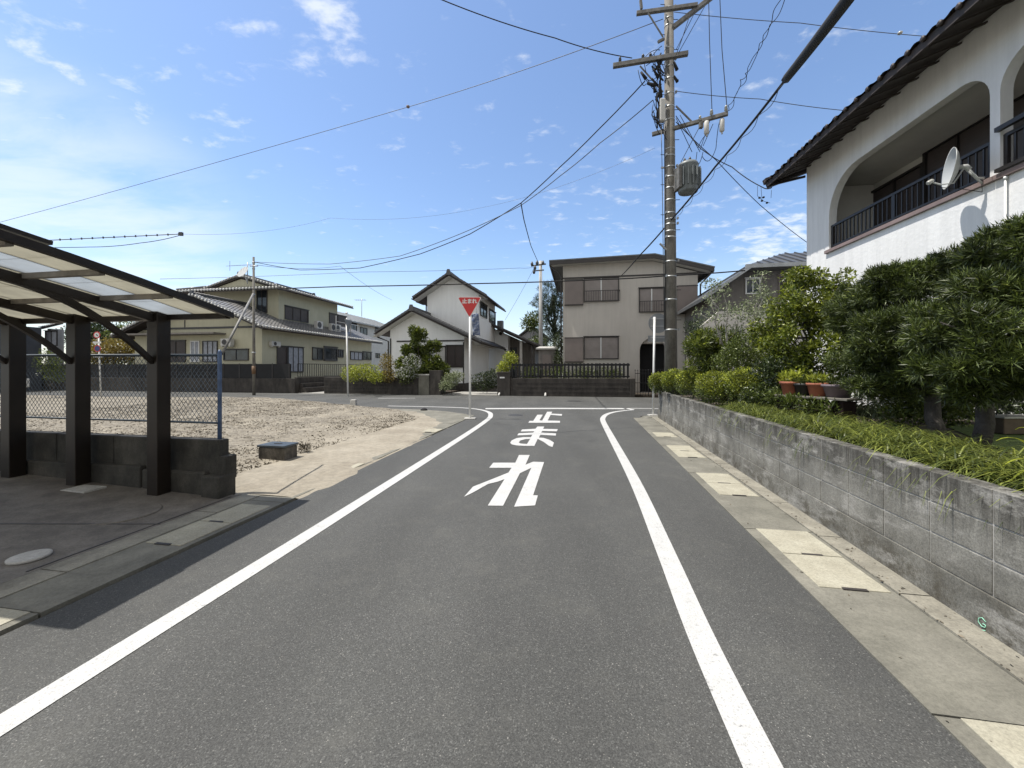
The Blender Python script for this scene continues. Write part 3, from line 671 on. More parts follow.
for c in range(3):
    z0 = .238+c*.2; z1 = z0+.192; v = -5+(0.0)
    while v < 12.4:
        v1 = min(v+.392, 12.5); d = random.uniform(-.0015, .0015)
        bl.hexa([R(wall_u(v)+d,v,z0),R(wall_u(v)+.125,v,z0),R(wall_u(v1)+.125,v1,z0),R(wall_u(v1)+d,v1,z0),R(wall_u(v)+d,v,z1),R(wall_u(v)+.125,v,z1),R(wall_u(v1)+.125,v1,z1),R(wall_u(v1)+d,v1,z1)])
        v += .4
bl.build('blocks', 'block', w, bevel=.004)
# return along the cross street
rt = MB()
for c in range(4):
    u_ = 2.49
    while u_ < 9:
        rt.rbox(u_, min(u_+.392, 9), 12.375, 12.5, .038+c*.2, .038+c*.2+.192); u_ += .4
rt.build('return_blocks', 'block', w, bevel=.004)
# small sprayed survey mark (green and white)
def wall_mark(pts, mat, dz=.004):
    mb = MB()
    for a, b in pts: mb.bar(a, b, .010, .003, up=RR.to_3d())
    return mb
c0 = on_u(981, 630, wall_u(2)-.013)
def wm(a, b): return R(wall_u(c0[0])-.0145, c0[0]-a, c0[1]+b+.035)
gm = MB()
for s_ in [[(.022,.020),(.0,.030),(-.018,.018),(-.020,.0),(-.002,-.012),(.018,-.008),(.020,.004),(.004,.004)], [(.018,-.022),(-.016,-.034),(.016,-.05)]]:
    gm.tube([wm(a*1.0, b*1.2) for a, b in s_], .0024, 5)
gm.build('painted_mark', M_plain('mark_green', (0.30, 0.62, 0.45), 0.7), w)

# ================================================================ LOW CARPORT WALL AND FENCE (left)
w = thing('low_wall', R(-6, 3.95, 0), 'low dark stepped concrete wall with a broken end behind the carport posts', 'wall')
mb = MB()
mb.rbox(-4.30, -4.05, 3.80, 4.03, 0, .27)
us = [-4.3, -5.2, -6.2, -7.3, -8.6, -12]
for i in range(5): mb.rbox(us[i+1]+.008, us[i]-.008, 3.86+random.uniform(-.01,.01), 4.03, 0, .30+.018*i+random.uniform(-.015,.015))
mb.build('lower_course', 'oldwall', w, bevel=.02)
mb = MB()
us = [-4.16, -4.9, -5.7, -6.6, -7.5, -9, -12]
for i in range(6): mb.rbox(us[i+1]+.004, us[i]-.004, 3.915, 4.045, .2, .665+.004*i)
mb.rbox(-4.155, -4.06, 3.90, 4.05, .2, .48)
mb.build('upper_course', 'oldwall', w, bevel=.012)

f = thing('chain_link_fence', R(-6, 3.985, .66), 'blue framed chain link fence standing on the low wall behind the carport', 'fence')
vf = 3.985
mb = MB(); mb.tube([R(-4.235, vf, .42), R(-4.235, vf, 1.70), R(-4.235, vf, 1.73)], [.024, .022, .012], 10); mb.build('post', 'bluepost', f)
for uu in (-6.35, -8.5, -10.6):
    mb = MB(); mb.tube([R(uu, vf+.05, .5), R(uu, vf+.05, 1.70)], .02, 8); mb.build('post', 'bluepost', f)
mb = MB(); mb.tube([R(-4.235, vf, 1.665), R(-12, vf, 1.70)], .017, 8); mb.build('rail', 'wire_blue', f)
mb = MB(); mb.tube([R(-4.235, vf, .855), R(-12, vf, .875)], .013, 8); mb.build('rail', 'wire_blue', f)
mesh = MB(); s_ = .062; zb, zt = .865, 1.655; hgt = zt-zb; u_ = -12.0-hgt
def wirew(a, b):
    a = Vector(a); b = Vector(b); d = (b-a).normalized(); n_ = DR.to_3d(); x = d.cross(n_).normalized()*.0029; y = n_*.0029
    mesh.add([a+x, a-x*.5+y, a-x*.5-y, b+x, b-x*.5+y, b-x*.5-y], [(0,1,4,3),(1,2,5,4),(2,0,3,5)])
while u_ < -4.24:
    a, b = u_, u_+hgt*.82
    def seg(u0, z0, u1, z1, dv):
        lo, hi = -12.0, -4.25
        if min(u0, u1) > hi or max(u0, u1) < lo: return
        if u1 > u0:
            if u1 > hi: t = (hi-u0)/(u1-u0); u1 = hi; z1 = z0+(z1-z0)*t
            if u0 < lo: t = (lo-u0)/(u1-u0); z0 = z0+(z1-z0)*t; u0 = lo
        if u1-u0 > .01: wirew(R(u0, vf+dv, z0), R(u1, vf+dv, z1))
    seg(a, zb, b, zt, .003); seg(a, zt, b, zb, -.003)
    u_ += s_
mesh.build('wire_mesh', 'wire_blue', f, normals=False)

# long stay pipe from the fence corner up to the street pole
PL = at(254, 395, 22.3); PL.z = 0
t = MB(); t.tube([R(-4.235, vf+.03, 1.68), at(253.3, 294, 6.0)], [.015, .016], 10)
tag(t.build('stay_pipe', 'xarm'), 'sloping grey steel pipe rising from the top of the blue fence corner post', 'stay pipe')
# thin street pole
p_ = thing('utility_pole', PL, 'thin grey utility pole with no crossarm in front of the pale green house', 'utility pole')
mb = MB(); mb.tube([PL, at(253.6, 257, 22.3)], [.085, .055], 12); mb.build('pole_shaft', 'pole', p_)
mb = MB()
mb.tube([at(250, 266, 22.2), at(258, 266, 22.2)], .03, 6); mb.build('arm', 'alu', p_)
for y, r in ((262, .075), (268, .075), (294, .085), (352, .10)): mb = MB(); mb.tube([at(253.6, y, 22.3), at(253.6, y+1.2, 22.3)], r, 12); mb.build('band', 'alu', p_)
mb = MB(); mb.tube([at(253.8, 366, 22.3), at(253.8, 374, 22.3)], .10, 12); mb.build('warning_band', M_plain('ochre_band', (.14,.08,.04), .7), p_)

# ================================================================ CARPORT
cp = thing('carport', R(-6, 3, 0), 'dark bronze cantilever carport with curved rafters and translucent roof panels', 'carport')
def roof_z(v): t = 3.85 - v; return 2.125 + .207*t - .020*t*t
posts_u = [-4.83, -6.01, -7.04, -8.75]
for uu in posts_u:
    mb = MB(); z0 = slab_z(uu)-.02
    mb.rbox(uu-.072, uu+.072, 3.69, 3.845, z0, 2.17); mb.build('post', 'bronze', cp, bevel=.006)
    # curved main rafter
    mb = MB(); vv = [3.85, 3.4, 2.9, 2.4, 1.9, 1.66]
    for a, b in zip(vv, vv[1:]):
        ha, hb = .088-.010*(3.85-a), .088-.010*(3.85-b)
        mb.hexa([R(uu-.03,a,roof_z(a)-.03-ha),R(uu+.03,a,roof_z(a)-.03-ha),R(uu+.03,b,roof_z(b)-.03-hb),R(uu-.03,b,roof_z(b)-.03-hb),R(uu-.03,a,roof_z(a)-.02),R(uu+.03,a,roof_z(a)-.02),R(uu+.03,b,roof_z(b)-.02),R(uu-.03,b,roof_z(b)-.02)])
    mb.build('rafter', 'bronze', cp, bevel=.004)
    # curved knee brace
    mb = MB(); pts = []
    for i in range(13):
        s = i/12; v = 3.70 - 1.45*s; z = 1.60 + (roof_z(2.25)-.12-1.60)*math.sin(s*math.pi/2)**1.0*1.0
        z = 1.58 + (roof_z(2.25)-.10-1.58)*(1-(1-s)**2.1)
        pts.append((v, z))
    for (a, za), (b, zb_) in zip(pts, pts[1:]):
        mb.hexa([R(uu-.026,a,za-.033),R(uu+.026,a,za-.033),R(uu+.026,b,zb_-.033),R(uu-.026,b,zb_-.033),R(uu-.026,a,za+.033),R(uu+.026,a,za+.033),R(uu+.026,b,zb_+.033),R(uu-.026,b,zb_+.033)])
    mb.build('knee_brace', 'bronze', cp)
UE, UW = -3.91, -9.6
def edge_beam(u0, u1, h, name='side_beam', mat='bronze', up=.022):
    mb = MB(); vv = [3.86, 3.4, 2.9, 2.4, 1.9, 1.62]
    for a, b in zip(vv, vv[1:]):
        mb.hexa([R(u0,a,roof_z(a)-h),R(u1,a,roof_z(a)-h),R(u1,b,roof_z(b)-h),R(u0,b,roof_z(b)-h),R(u0,a,roof_z(a)+up),R(u1,a,roof_z(a)+up),R(u1,b,roof_z(b)+up),R(u0,b,roof_z(b)+up)])
    return mb.build(name, mat, cp)
edge_beam(UE-.05, UE, .04); edge_beam(UW, UW+.05, .065)
mb = MB(); mb.rbox(UW+.05, UE-.05, 3.80, 3.86, 2.075, 2.165); mb.build('back_beam', 'bronze', cp)
mb = MB(); z = roof_z(1.66); mb.rbox(UW+.05, UE-.05, 1.62, 1.74, z-.09, z+.03); mb.build('front_gutter', 'bronze', cp)
for vv in (3.20, 2.64, 2.10):
    mb = MB(); z = roof_z(vv); mb.rbox(UW+.05, UE-.052, vv-.022, vv+.022, z-.055, z-.008); mb.build('purlin', 'dullpurlin', cp)
mb = MB(); mb.bar(R(UE-.025, 2.3, roof_z(2.3)+.05), R(UE-.025, 1.62, roof_z(1.62)+.05), .05, .03); mb.build('end_cap', 'bronze', cp)
# panels: strips between ribs
edges = [UE-.052, -4.40, -4.83, -5.42, -6.01, -6.52, -7.04, -7.62, -8.18, -8.75, -9.2, UW+.05]
vv = [3.80, 3.4, 2.9, 2.4, 1.9, 1.72]
for i in range(len(edges)-1):
    mb = MB(); a_, b_ = edges[i]-.004, edges[i+1]+.004
    for a, b in zip(vv, vv[1:]):
        mb.hexa([R(a_,a,roof_z(a)),R(b_,a,roof_z(a)),R(b_,b,roof_z(b)),R(a_,b,roof_z(b)),R(a_,a,roof_z(a)+.006),R(b_,a,roof_z(a)+.006),R(b_,b,roof_z(b)+.006),R(a_,b,roof_z(b)+.006)])
    mb.build('roof_panel', 'poly_clear' if i == 1 else 'poly_cream', cp)
ribs = MB()
for e in edges[1:-1]:
    for a, b in zip(vv, vv[1:]):
        ribs.hexa([R(e-.012,a,roof_z(a)+.007),R(e+.012,a,roof_z(a)+.007),R(e+.012,b,roof_z(b)+.007),R(e-.012,b,roof_z(b)+.007),R(e-.012,a,roof_z(a)+.022),R(e+.012,a,roof_z(a)+.022),R(e+.012,b,roof_z(b)+.022),R(e-.012,b,roof_z(b)+.022)])
ribs.build('glazing_bars', 'dullpurlin', cp)

# water meter box on the lot
pb = G(271, 462.5, .0); ub, vb = UV(pb.x, pb.y); vb += .15
t = thing('meter_box', R(ub, vb, 0), 'weathered concrete meter box with a dark metal lid on the sandy lot', 'meter box')
mb = MB(); mb.rbox(ub-.235, ub+.235, vb-.15, vb+.15, -.02, .235); mb.build('box_body', M_concrete('stained_concrete', (.055,.048,.040), (.20,.18,.15), 9, .7, .6), t, bevel=.012)
mb = MB(); mb.rbox(ub-.25, ub+.25, vb-.165, vb+.165, .24, .275); mb.build('lid', M_plain('slate_lid', (.07,.085,.10), .4, .3), t, bevel=.006)
mb = MB(); mb.rbox(ub-.06, ub+.06, vb-.02, vb+.02, .272, .282); mb.build('lid_grip', 'trim', t)
# small boundary block and rubber lump at the street side of the lot
pb = G(353.5, 405.5); mb = MB(); mb.hexa([pb+Vector(q) for q in [(-.12,-.1,0),(.12,-.1,0),(.12,.12,0),(-.12,.12,0),(-.10,-.08,.24),(.10,-.08,.24),(.10,.1,.24),(-.10,.1,.24)]])
tag(mb.build('boundary_stone', 'whitecover', bevel=.015), 'small pale boundary stone at the street edge of the vacant lot', 'boundary stone')
pb = G(424, 410.5); mb = MB(); mb.lathe(pb, [(.13, 0), (.12, .05), (.05, .09)], 12)
tag(mb.build('rubble_lump', 'cable'), 'small black lump on the tip of the sandy corner', 'rubble')
# weeds by the meter box
pb = G(304, 455); o = thing('weed', pb, 'thin dry weed on the sand right of the meter box', 'weed')
V, Q = leaves([(pb.x, pb.y, .10, .09, .09, .10)], 160, .06, .014, up=.9, ground=.01); arrmesh('foliage', V, Q, 'twig', o)
mb = MB()
for k in range(5): mb.tube([pb, pb+Vector((random.uniform(-.07,.07), random.uniform(-.07,.07), .2))], .003, 4)
mb.build('stem', 'twig', o)

# ================================================================ SIGNS
def text_mesh(body, size, center, xdir, ydir, mat, name, parent, bold=0.0, lift=None):
    cu = bpy.data.curves.new('lettering', 'FONT'); cu.body = body; cu.size = size; cu.align_x = 'CENTER'; cu.align_y = 'CENTER'; cu.offset = bold; cu.resolution_u = 3
    to = bpy.data.objects.new('lettering', cu); COL.objects.link(to); bpy.context.view_layer.update()
    me = bpy.data.meshes.new_from_object(to.evaluated_get(bpy.context.evaluated_depsgraph_get())); bpy.data.objects.remove(to)
    vs = [Vector(center)+xdir*v.co.x+ydir*v.co.y for v in me.vertices]; fs = [list(p.vertices) for p in me.polygons]
    mb = MB(); mb.add(vs, fs); return mb.build(name, mat, parent, normals=False)
# stop sign
b0 = G(470, 419); Y0 = b0.y
s = thing('stop_sign', b0, 'red inverted triangle stop sign on a white pole at the left corner', 'stop sign')
mb = MB(); mb.tube([b0-Vector((0,0,.05)), at(470, 300, Y0)+Vector((0,.02,0))], .033, 12); mb.tube([at(470,300,Y0)+Vector((0,.02,0)), at(470,299,Y0)+Vector((0,.02,0))], .036, 12)
mb.build('pole', 'whitemetal', s)
mb = MB(); mb.box(b0.x-.17, b0.x+.17, b0.y-.13, b0.y+.13, -.02, .035); mb.build('base_plinth', 'whitecover', s, bevel=.01)
def rtri(c, side, r, y0, y1, xd=Vector((1,0,0)), nd=Vector((0,1,0))):
    h_ = side*math.sqrt(3)/2; cs = [(-side/2, h_/3), (side/2, h_/3), (0, -2*h_/3)]; pts = []
    for i, (x, z) in enumerate(cs):
        a0 = [math.pi*5/6+math.pi/3*1.0-math.pi/6*0, math.pi/2, -math.pi/6][i]
        cx_, cz = x*(1-2*r/side*1.15), z*(1-2*r/side*1.15)
        st = [math.pi*7/6, math.pi/2, -math.pi/6][i]
        for k in range(5):
            a = st - k*(2*math.pi/3)/4
            pts.append((cx_+r*math.cos(a), cz+r*math.sin(a)))
    mb = MB(); mb.poly(pts, lambda a, b, d: Vector(c)+xd*a+Vector((0,0,b))+nd*d, y0, y1); return mb
cz = at(469.7, 304.3, Y0); cz.y -= .05
rtri(cz, .70, .035, 0, .012).build('sign_plate', 'whitemetal', s)
rtri(cz, .645, .03, -.004, 0).build('red_face', 'red', s)
text_mesh('止まれ', .150, cz+Vector((0, -.006, .075)), Vector((1,0,0)), Vector((0,0,1)), 'whitemetal', 'lettering', s, bold=.006)
mb = MB(); mb.box(cz.x-.12, cz.x+.12, cz.y+.013, cz.y+.045, cz.z+.04, cz.z+.07); mb.build('bracket', 'alu', s)

# right-hand corner pole with two signs turned away
b0 = G(653, 415.5); Y0 = b0.y
s = thing('sign_post', b0, 'white post with a round sign and plate seen from behind beside the concrete pole', 'road sign')
mb = MB(); mb.tube([b0-Vector((0,0,.03)), at(654.6, 317, Y0)], .033, 12); mb.build('pole', 'whitemetal', s)
mb = MB(); mb.box(b0.x-.15, b0.x+.15, b0.y-.12, b0.y+.12, -.02, .03); mb.build('base_plinth', 'whitecover', s, bevel=.01)
mb = MB(); c = at(659, 323, Y0)+Vector((0,.05,0)); mb.lathe(c, [(.32, 0), (.32, .012)], 32, axis=(0,1,0)); mb.build('round_sign', 'signback', s)
mb = MB(); c2 = at(657.5, 338.5, Y0)+Vector((0,.05,0)); mb.box(c2.x-.29, c2.x+.29, c2.y, c2.y+.01, c2.z-.10, c2.z+.10); mb.build('sub_plate', 'signback', s, bevel=.003)
mb = MB()
for zz in (c.z+.14, c.z-.10, c2.z+.03): mb.box(c.x-.26, c.x+.26, c.y-.022, c.y-.002, zz-.015, zz+.015)
mb.build('bracket', 'alu', s)

# thin white pole at the far side with an edge-on sign
b0 = G(348, 396.4); Y0 = b0.y
s = thing('sign_post', b0, 'tall thin white post with an edge-on grey sign before the block garden wall', 'road sign')
mb = MB(); mb.tube([b0, at(346.6, 322, Y0)], .045, 10); mb.build('pole', 'whitemetal', s)
mb = MB(); mb.tube([at(346.6,322,Y0), at(346.6,318,Y0)], [.03, .03], 8); mb.lathe(at(346.6,313,Y0), [(.02,-.05),(.09,0),(.02,.05)], 12); mb.build('cap', 'whitemetal', s)
cc = at(348.3, 324, Y0)
rtri(cc, .75, .04, 0, .015, xd=Vector((.12,.99,0)).normalized(), nd=Vector((.99,-.12,0))).build('sign_plate', 'signback', s)

# no-parking style post far left
b0 = G(101, 397.2); Y0 = b0.y
s = thing('sign_post', b0, 'short white sign post with a ringed sign over a blue square sign, left', 'road sign')
mb = MB(); mb.tube([b0, at(98.5, 333, Y0)], .035, 10); mb.build('pole', 'whitemetal', s)
mb = MB(); mb.bar(at(93,357,Y0), at(103,357,Y0), .03); mb.build('crossbar', 'whitemetal', s)
mb = MB(); c = at(97, 335, Y0-.05); mb.lathe(c, [(.18,0),(.18,-.012)], 28, axis=(0,1,0)); mb.build('round_sign', 'red', s)
mb = MB(); mb.lathe(c+Vector((0,-.013,0)), [(.13,0),(.13,-.004)], 28, axis=(0,1,0)); mb.build('sign_face', 'whitemetal', s)
mb = MB(); mb.bar(c+Vector((-.03,-.02,.03)), c+Vector((.06,-.02,-.05)), .05, .004, up=Vector((0,1,0))); mb.build('sign_symbol', 'trim', s)
mb = MB(); c = at(97, 342.5, Y0-.05); mb.box(c.x-.22,c.x+.22,c.y-.01,c.y,c.z-.05,c.z+.05); mb.build('sub_plate', 'whitemetal', s)
mb = MB(); c = at(97.5, 348.5, Y0-.05); mb.lathe(c, [(.18,0),(.18,-.012)], 28, axis=(0,1,0)); mb.build('round_sign', 'red', s)
mb = MB(); mb.lathe(c+Vector((0,-.013,0)), [(.14,0),(.14,-.004)], 28, axis=(0,1,0)); mb.build('sign_face', 'blue', s)
MT['tileglint'] = M_plain('pale_tile_glint', (.42,.42,.40), .5, var=.3, scale=6)  # pale colour standing in for sun highlights on the grey tiles
# ================================================================ HOUSES
class Fr:
    def __init__(s, o, ax, n): s.o = Vector((o[0], o[1], 0)); s.ax = Vector((ax[0], ax[1], 0)).normalized(); s.n = Vector((n[0], n[1], 0)).normalized()
    def pt(s, a, out, z): return s.o + s.ax*a + s.n*out + Vector((0, 0, z))
def FV(v0): return Fr(R(0, v0), RR, -DR)
def FU(u0): return Fr(R(u0, 0), DR, RR)
def fbox(mb, fr, a0, a1, o0, o1, z0, z1):
    mb.hexa([fr.pt(a0,o0,z0), fr.pt(a1,o0,z0), fr.pt(a1,o1,z0), fr.pt(a0,o1,z0), fr.pt(a0,o0,z1), fr.pt(a1,o0,z1), fr.pt(a1,o1,z1), fr.pt(a0,o1,z1)])
def window(fr, a0, a1, z0, z1, parent, pane='glass', frame='trim', mull=1, w=.05, label=None, hood=True):
    mb = MB()
    fbox(mb, fr, a0, a0+w, .002, .07, z0, z1); fbox(mb, fr, a1-w, a1, .002, .07, z0, z1)
    fbox(mb, fr, a0+w, a1-w, .002, .07, z1-w, z1); fbox(mb, fr, a0+w, a1-w, .002, .09, z0, z0+w)
    for i in range(1, mull+1):
        a = a0+(a1-a0)*i/(mull+1); fbox(mb, fr, a-w*.4, a+w*.4, .02, .055, z0+w, z1-w)
    if hood: fbox(mb, fr, a0-.04, a1+.04, .002, .13, z1+.003, z1+.04)
    o = mb.build('window', frame, parent)
    p = MB(); fbox(p, fr, a0+w, a1-w, .004, .018, z0+w, z1-w); p.build('pane', pane, o)
    if label: o['label'] = label
    return o
def wv(parent, v0, px0, py0, px1, py1, **k):
    u0, z1 = on_v(px0, py0, v0); u1, z0 = on_v(px1, py1, v0); return window(FV(v0), u0, u1, z0, z1, parent, **k)
def wu(parent, u0, px0, px1, z0, z1, **k):
    a, _ = on_u(px0, 330, u0); b, _ = on_u(px1, 330, u0); return window(FU(u0), min(a, b), max(a, b), z0, z1, parent, **k)
def railing(fr, a0, a1, z0, z1, parent, out=.12, step=.11, mat='trim', name='railing', bw=.018):
    mb = MB(); fbox(mb, fr, a0, a1, out-.02, out+.02, z1-.035, z1); fbox(mb, fr, a0, a1, out-.015, out+.015, z0, z0+.03)
    n = max(2, int((a1-a0)/step))
    for i in range(n+1):
        a = a0+(a1-a0)*i/n; fbox(mb, fr, a-bw/2, a+bw/2, out-.01, out+.01, z0+.03, z1-.035)
    for a in (a0, a1): fbox(mb, fr, a-.015, a+.015, 0, out, z1-.04, z1-.01)
    return mb.build(name, mat, parent)
def acunit(fr, a, z, parent, w=.78, h=.58, d=.3, out=.15, name='air_conditioner'):
    mb = MB(); fbox(mb, fr, a-w/2, a+w/2, out, out+d, z, z+h); fbox(mb, fr, a-w/2+.05, a-w/2+.12, out, out+d, z-.07, z); fbox(mb, fr, a+w/2-.12, a+w/2-.05, out, out+d, z-.07, z)
    o = mb.build(name, 'plastic', parent, bevel=.01)
    m2 = MB(); m2.lathe(fr.pt(a-w*.12, out+d+.001, z+h/2), [(h*.40, 0), (h*.40, .006)], 20, axis=fr.n); m2.build('fan_grille', 'trim', o); return o
def corr(mb, e0, e1, r1, r0, pitch=.27, row=.24, amp=.028, seg=6, thick=0):
    """pan tile surface: eave e0->e1, ridge r0->r1, waves across, steps up the slope"""
    e0, e1, r1, r0 = map(Vector, (e0, e1, r1, r0)); wlen = (e1-e0).length; sl = ((r0-e0).length+(r1-e1).length)/2
    nrm = (e1-e0).cross(r0-e0).normalized(); nrm = nrm if nrm.z > 0 else -nrm
    pitch = pitch*1.1; amp = amp*1.5 if amp < .03 else amp; nc = max(2, int(wlen/pitch))*seg; nr = max(2, int(sl/row)); base = len(mb.v)
    for j in range(nr):
        for s_, off in ((j/nr, .030), ((j+1)/nr, .004)):
            for i in range(nc+1):
                t = i/nc; a = e0.lerp(e1, t); b = r0.lerp(r1, t)
                ph = (i % seg)/seg; w = amp*(math.cos(2*math.pi*ph)*.5+.5)**1.6
                mb.v.append(a.lerp(b, s_)+nrm*(off+w))
    W = nc+1
    for j in range(2*nr-1):
        for i in range(nc):
            mb.f.append([base+j*W+i, base+j*W+i+1, base+(j+1)*W+i+1, base+(j+1)*W+i]); mb.sm.append(False)
def slabroof(mb, pts, t):   # planar roof slab: upper face pts, thickness downwards
    pts = [Vector(p) for p in pts]; n = len(pts); lo = [p-Vector((0, 0, t)) for p in pts]
    mb.add(pts+lo, [list(range(n)), list(range(2*n-1, n-1, -1))]+[[i, (i+1) % n, (i+1) % n+n, i+n] for i in range(n)])
def ridge(mb, a, b, r=.11, orn=True):
    a = Vector(a); b = Vector(b); mb.bar(a+Vector((0,0,.05)), b+Vector((0,0,.05)), r*1.7, r*1.7); mb.tube([a+Vector((0,0,.16)), b+Vector((0,0,.16))], r*.75, 8)
    if orn:
        d = (b-a).normalized()
        for e, s_ in ((a, -1), (b, 1)):
            c = e+d*.03*s_; sd = d.cross(Vector((0,0,1))).normalized()
            mb.hexa([c-sd*.20-d*.05-Vector((0,0,.12)), c+sd*.20-d*.05-Vector((0,0,.12)), c+sd*.20+d*.05-Vector((0,0,.12)), c-sd*.20+d*.05-Vector((0,0,.12)), c-sd*.09-d*.05+Vector((0,0,.30)), c+sd*.09-d*.05+Vector((0,0,.30)), c+sd*.09+d*.05+Vector((0,0,.30)), c-sd*.09+d*.05+Vector((0,0,.30))])
def gable_roof(parent, ul, zl, ur, zr, um, zm, v0, v1, tile='greytile', th=.14, name='roof', gut=True):
    """ridge runs along v; left eave (ul,zl), right eave (ur,zr), ridge (um,zm)"""
    s_ = MB(); slabroof(s_, [R(ul,v0,zl), R(um,v0,zm), R(um,v1,zm), R(ul,v1,zl)], th); slabroof(s_, [R(um,v0,zm), R(ur,v0,zr), R(ur,v1,zr), R(um,v1,zm)], th)
    o = s_.build(name, 'eave', parent)
    t = MB(); corr(t, R(ur,v0,zr), R(ur,v1,zr), R(um,v1,zm), R(um,v0,zm)); corr(t, R(ul,v1,zl), R(ul,v0,zl), R(um,v0,zm), R(um,v1,zm))
    # verge tiles along the front rakes
    for (a, b) in ((R(ul,v0,zl), R(um,v0,zm)), (R(um,v0,zm), R(ur,v0,zr))):
        k = max(2, int((b-a).length/.26)); d = (b-a)/k
        for i in range(k): t.bar(a+d*i+Vector((0,0,.055)), a+d*(i+1.06)+Vector((0,0,.035)), .16, .13)
    rt_o = t.build('roof_tiles', tile, o, normals=False)
    if tile == 'greytile':   # tile ends along eaves and rakes, sun highlights put in as pale colour
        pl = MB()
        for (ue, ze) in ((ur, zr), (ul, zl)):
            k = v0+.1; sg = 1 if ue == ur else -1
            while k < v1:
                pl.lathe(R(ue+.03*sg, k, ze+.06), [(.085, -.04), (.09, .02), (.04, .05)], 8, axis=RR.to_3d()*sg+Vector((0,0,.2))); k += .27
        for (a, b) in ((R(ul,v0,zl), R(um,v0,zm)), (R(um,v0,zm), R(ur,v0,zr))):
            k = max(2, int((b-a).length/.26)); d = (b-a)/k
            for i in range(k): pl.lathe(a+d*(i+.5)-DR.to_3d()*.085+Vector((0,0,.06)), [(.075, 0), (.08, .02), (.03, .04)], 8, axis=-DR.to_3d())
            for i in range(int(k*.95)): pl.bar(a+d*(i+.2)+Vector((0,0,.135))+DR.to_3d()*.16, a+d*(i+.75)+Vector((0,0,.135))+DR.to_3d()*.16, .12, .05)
        add_material(rt_o, pl, 'tileglint')
    r = MB(); ridge(r, R(um,v0-.02,zm), R(um,v1+.02,zm)); r.build('ridge_tiles', tile if tile != 'greytile' else 'darktile', o)
    if gut:
        gt = MB(); gt.tube([R(ur+.06,v0,zr-.06), R(ur+.06,v1,zr-.10)], .05, 8); gt.build('gutter', 'trim', o); gt = MB(); gt.tube([R(ul-.06,v0,zl-.06), R(ul-.06,v1,zl-.10)], .05, 8); gt.build('gutter', 'trim', o)
    return o
def gwall(parent, u0, u1, v0, v1, z0, prof, mat, name='wall'):
    """prismatic walls: prof(u) = top height; gable end faces the street"""
    us = sorted(set([u0, u1]+[p[0] for p in prof if u0 < p[0] < u1]))
    def top(u):
        for (a, za), (b, zb_) in zip(prof, prof[1:]):
            if a <= u <= b: return za+(zb_-za)*(u-a)/(b-a)
        return prof[-1][1]
    pts = [(u0, z0), (u1, z0)]+[(u, top(u)) for u in reversed(us)]
    mb = MB(); mb.poly(pts, lambda a, z, d: R(a, d, z), v0, v1); return mb.build(name, mat, parent)

# ---------------------------------------------------------------- A: pale green house (left)
A_ = thing('house', R(-25, 28, 0), 'pale green two-storey house with grey tiled roofs and many dark windows, left', 'house')
lowprof = [(-31, 3.55), (-24.6, 6.15), (-19.3, 3.98)]
gwall(A_, -30.2, -20.2, 22.0, 35.4, 0, lowprof, 'greenwall', 'lower_wall')
gwall(A_, -28.5, -22.0, 25.5, 32.6, 3.2, [(-29.4, 7.18), (-25.2, 8.3), (-21.1, 7.18)], 'greenwall', 'upper_wall')
gable_roof(A_, -31.0, 3.72, -19.5, 4.12, -24.6, 6.25, 21.2, 36.2)
gable_roof(A_, -29.4, 7.30, -21.1, 7.30, -25.2, 8.50, 25.35, 33.6)
# skirt roof under the upper gable
mb = MB(); slabroof(mb, [R(-29.5,24.2,7.20), R(-21.0,24.2,7.20), R(-22.4,25.6,7.68), R(-28.1,25.6,7.68)], .1); slabroof(mb, [R(-21.0,24.2,7.20), R(-21.0,25.35,7.28), R(-22.4,25.6,7.67)], .1); slabroof(mb, [R(-29.5,24.2,7.20), R(-28.1,25.6,7.67), R(-29.5,25.35,7.28)], .1); o = mb.build('skirt_roof', 'eave', A_)
mb = MB(); corr(mb, R(-29.5,24.2,7.21), R(-21.0,24.2,7.21), R(-22.4,25.6,7.69), R(-28.1,25.6,7.69)); ridge(mb, R(-21.0,24.2,7.24), R(-22.4,25.6,7.72), .08, False); ridge(mb, R(-29.5,24.2,7.24), R(-28.1,25.6,7.72), .08, False); to_ = mb.build('roof_tiles', 'greytile', o, normals=False)
pl = MB(); k = -29.4  # eave tile ends, their sun highlights given as pale colour
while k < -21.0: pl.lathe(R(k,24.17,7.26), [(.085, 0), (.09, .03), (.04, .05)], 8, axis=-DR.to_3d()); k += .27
add_material(to_, pl, 'tileglint')
# front face details
fr = FV(22.0)
mb = MB(); fbox(mb, fr, -29.8, -20.2, .002, .05, on_v(200, 328, 22)[1]-.06, on_v(200, 328, 22)[1]+.06); fbox(mb, fr, on_v(185,330,22)[0]-.03, on_v(185,330,22)[0]+.03, .002, .03, 4.25, 5.4); mb.build('trim_band', 'trim', A_)
u0, z1 = on_v(160, 335, 22); u1, _ = on_v(226, 335, 22)
mb = MB(); fbox(mb, fr, u0-2, u1, .0, .9, z1-.06, z1+.04); mb.build('canopy', 'brownwall', A_)
wv(A_, 22.0, 166, 341, 186, 362, pane='darkshutter', mull=1); wv(A_, 22.0, 191, 341, 200, 362, pane='curtain', frame='whitemetal', mull=1, hood=False)
wv(A_, 22.0, 203, 341, 218, 362, pane='curtain', mull=2, hood=False); wv(A_, 22.0, 224, 349.5, 249, 360.5, mull=1)
acunit(fr, on_v(231.5, 345, 22)[0], on_v(231, 346, 22)[1], A_, w=.75, h=.45)
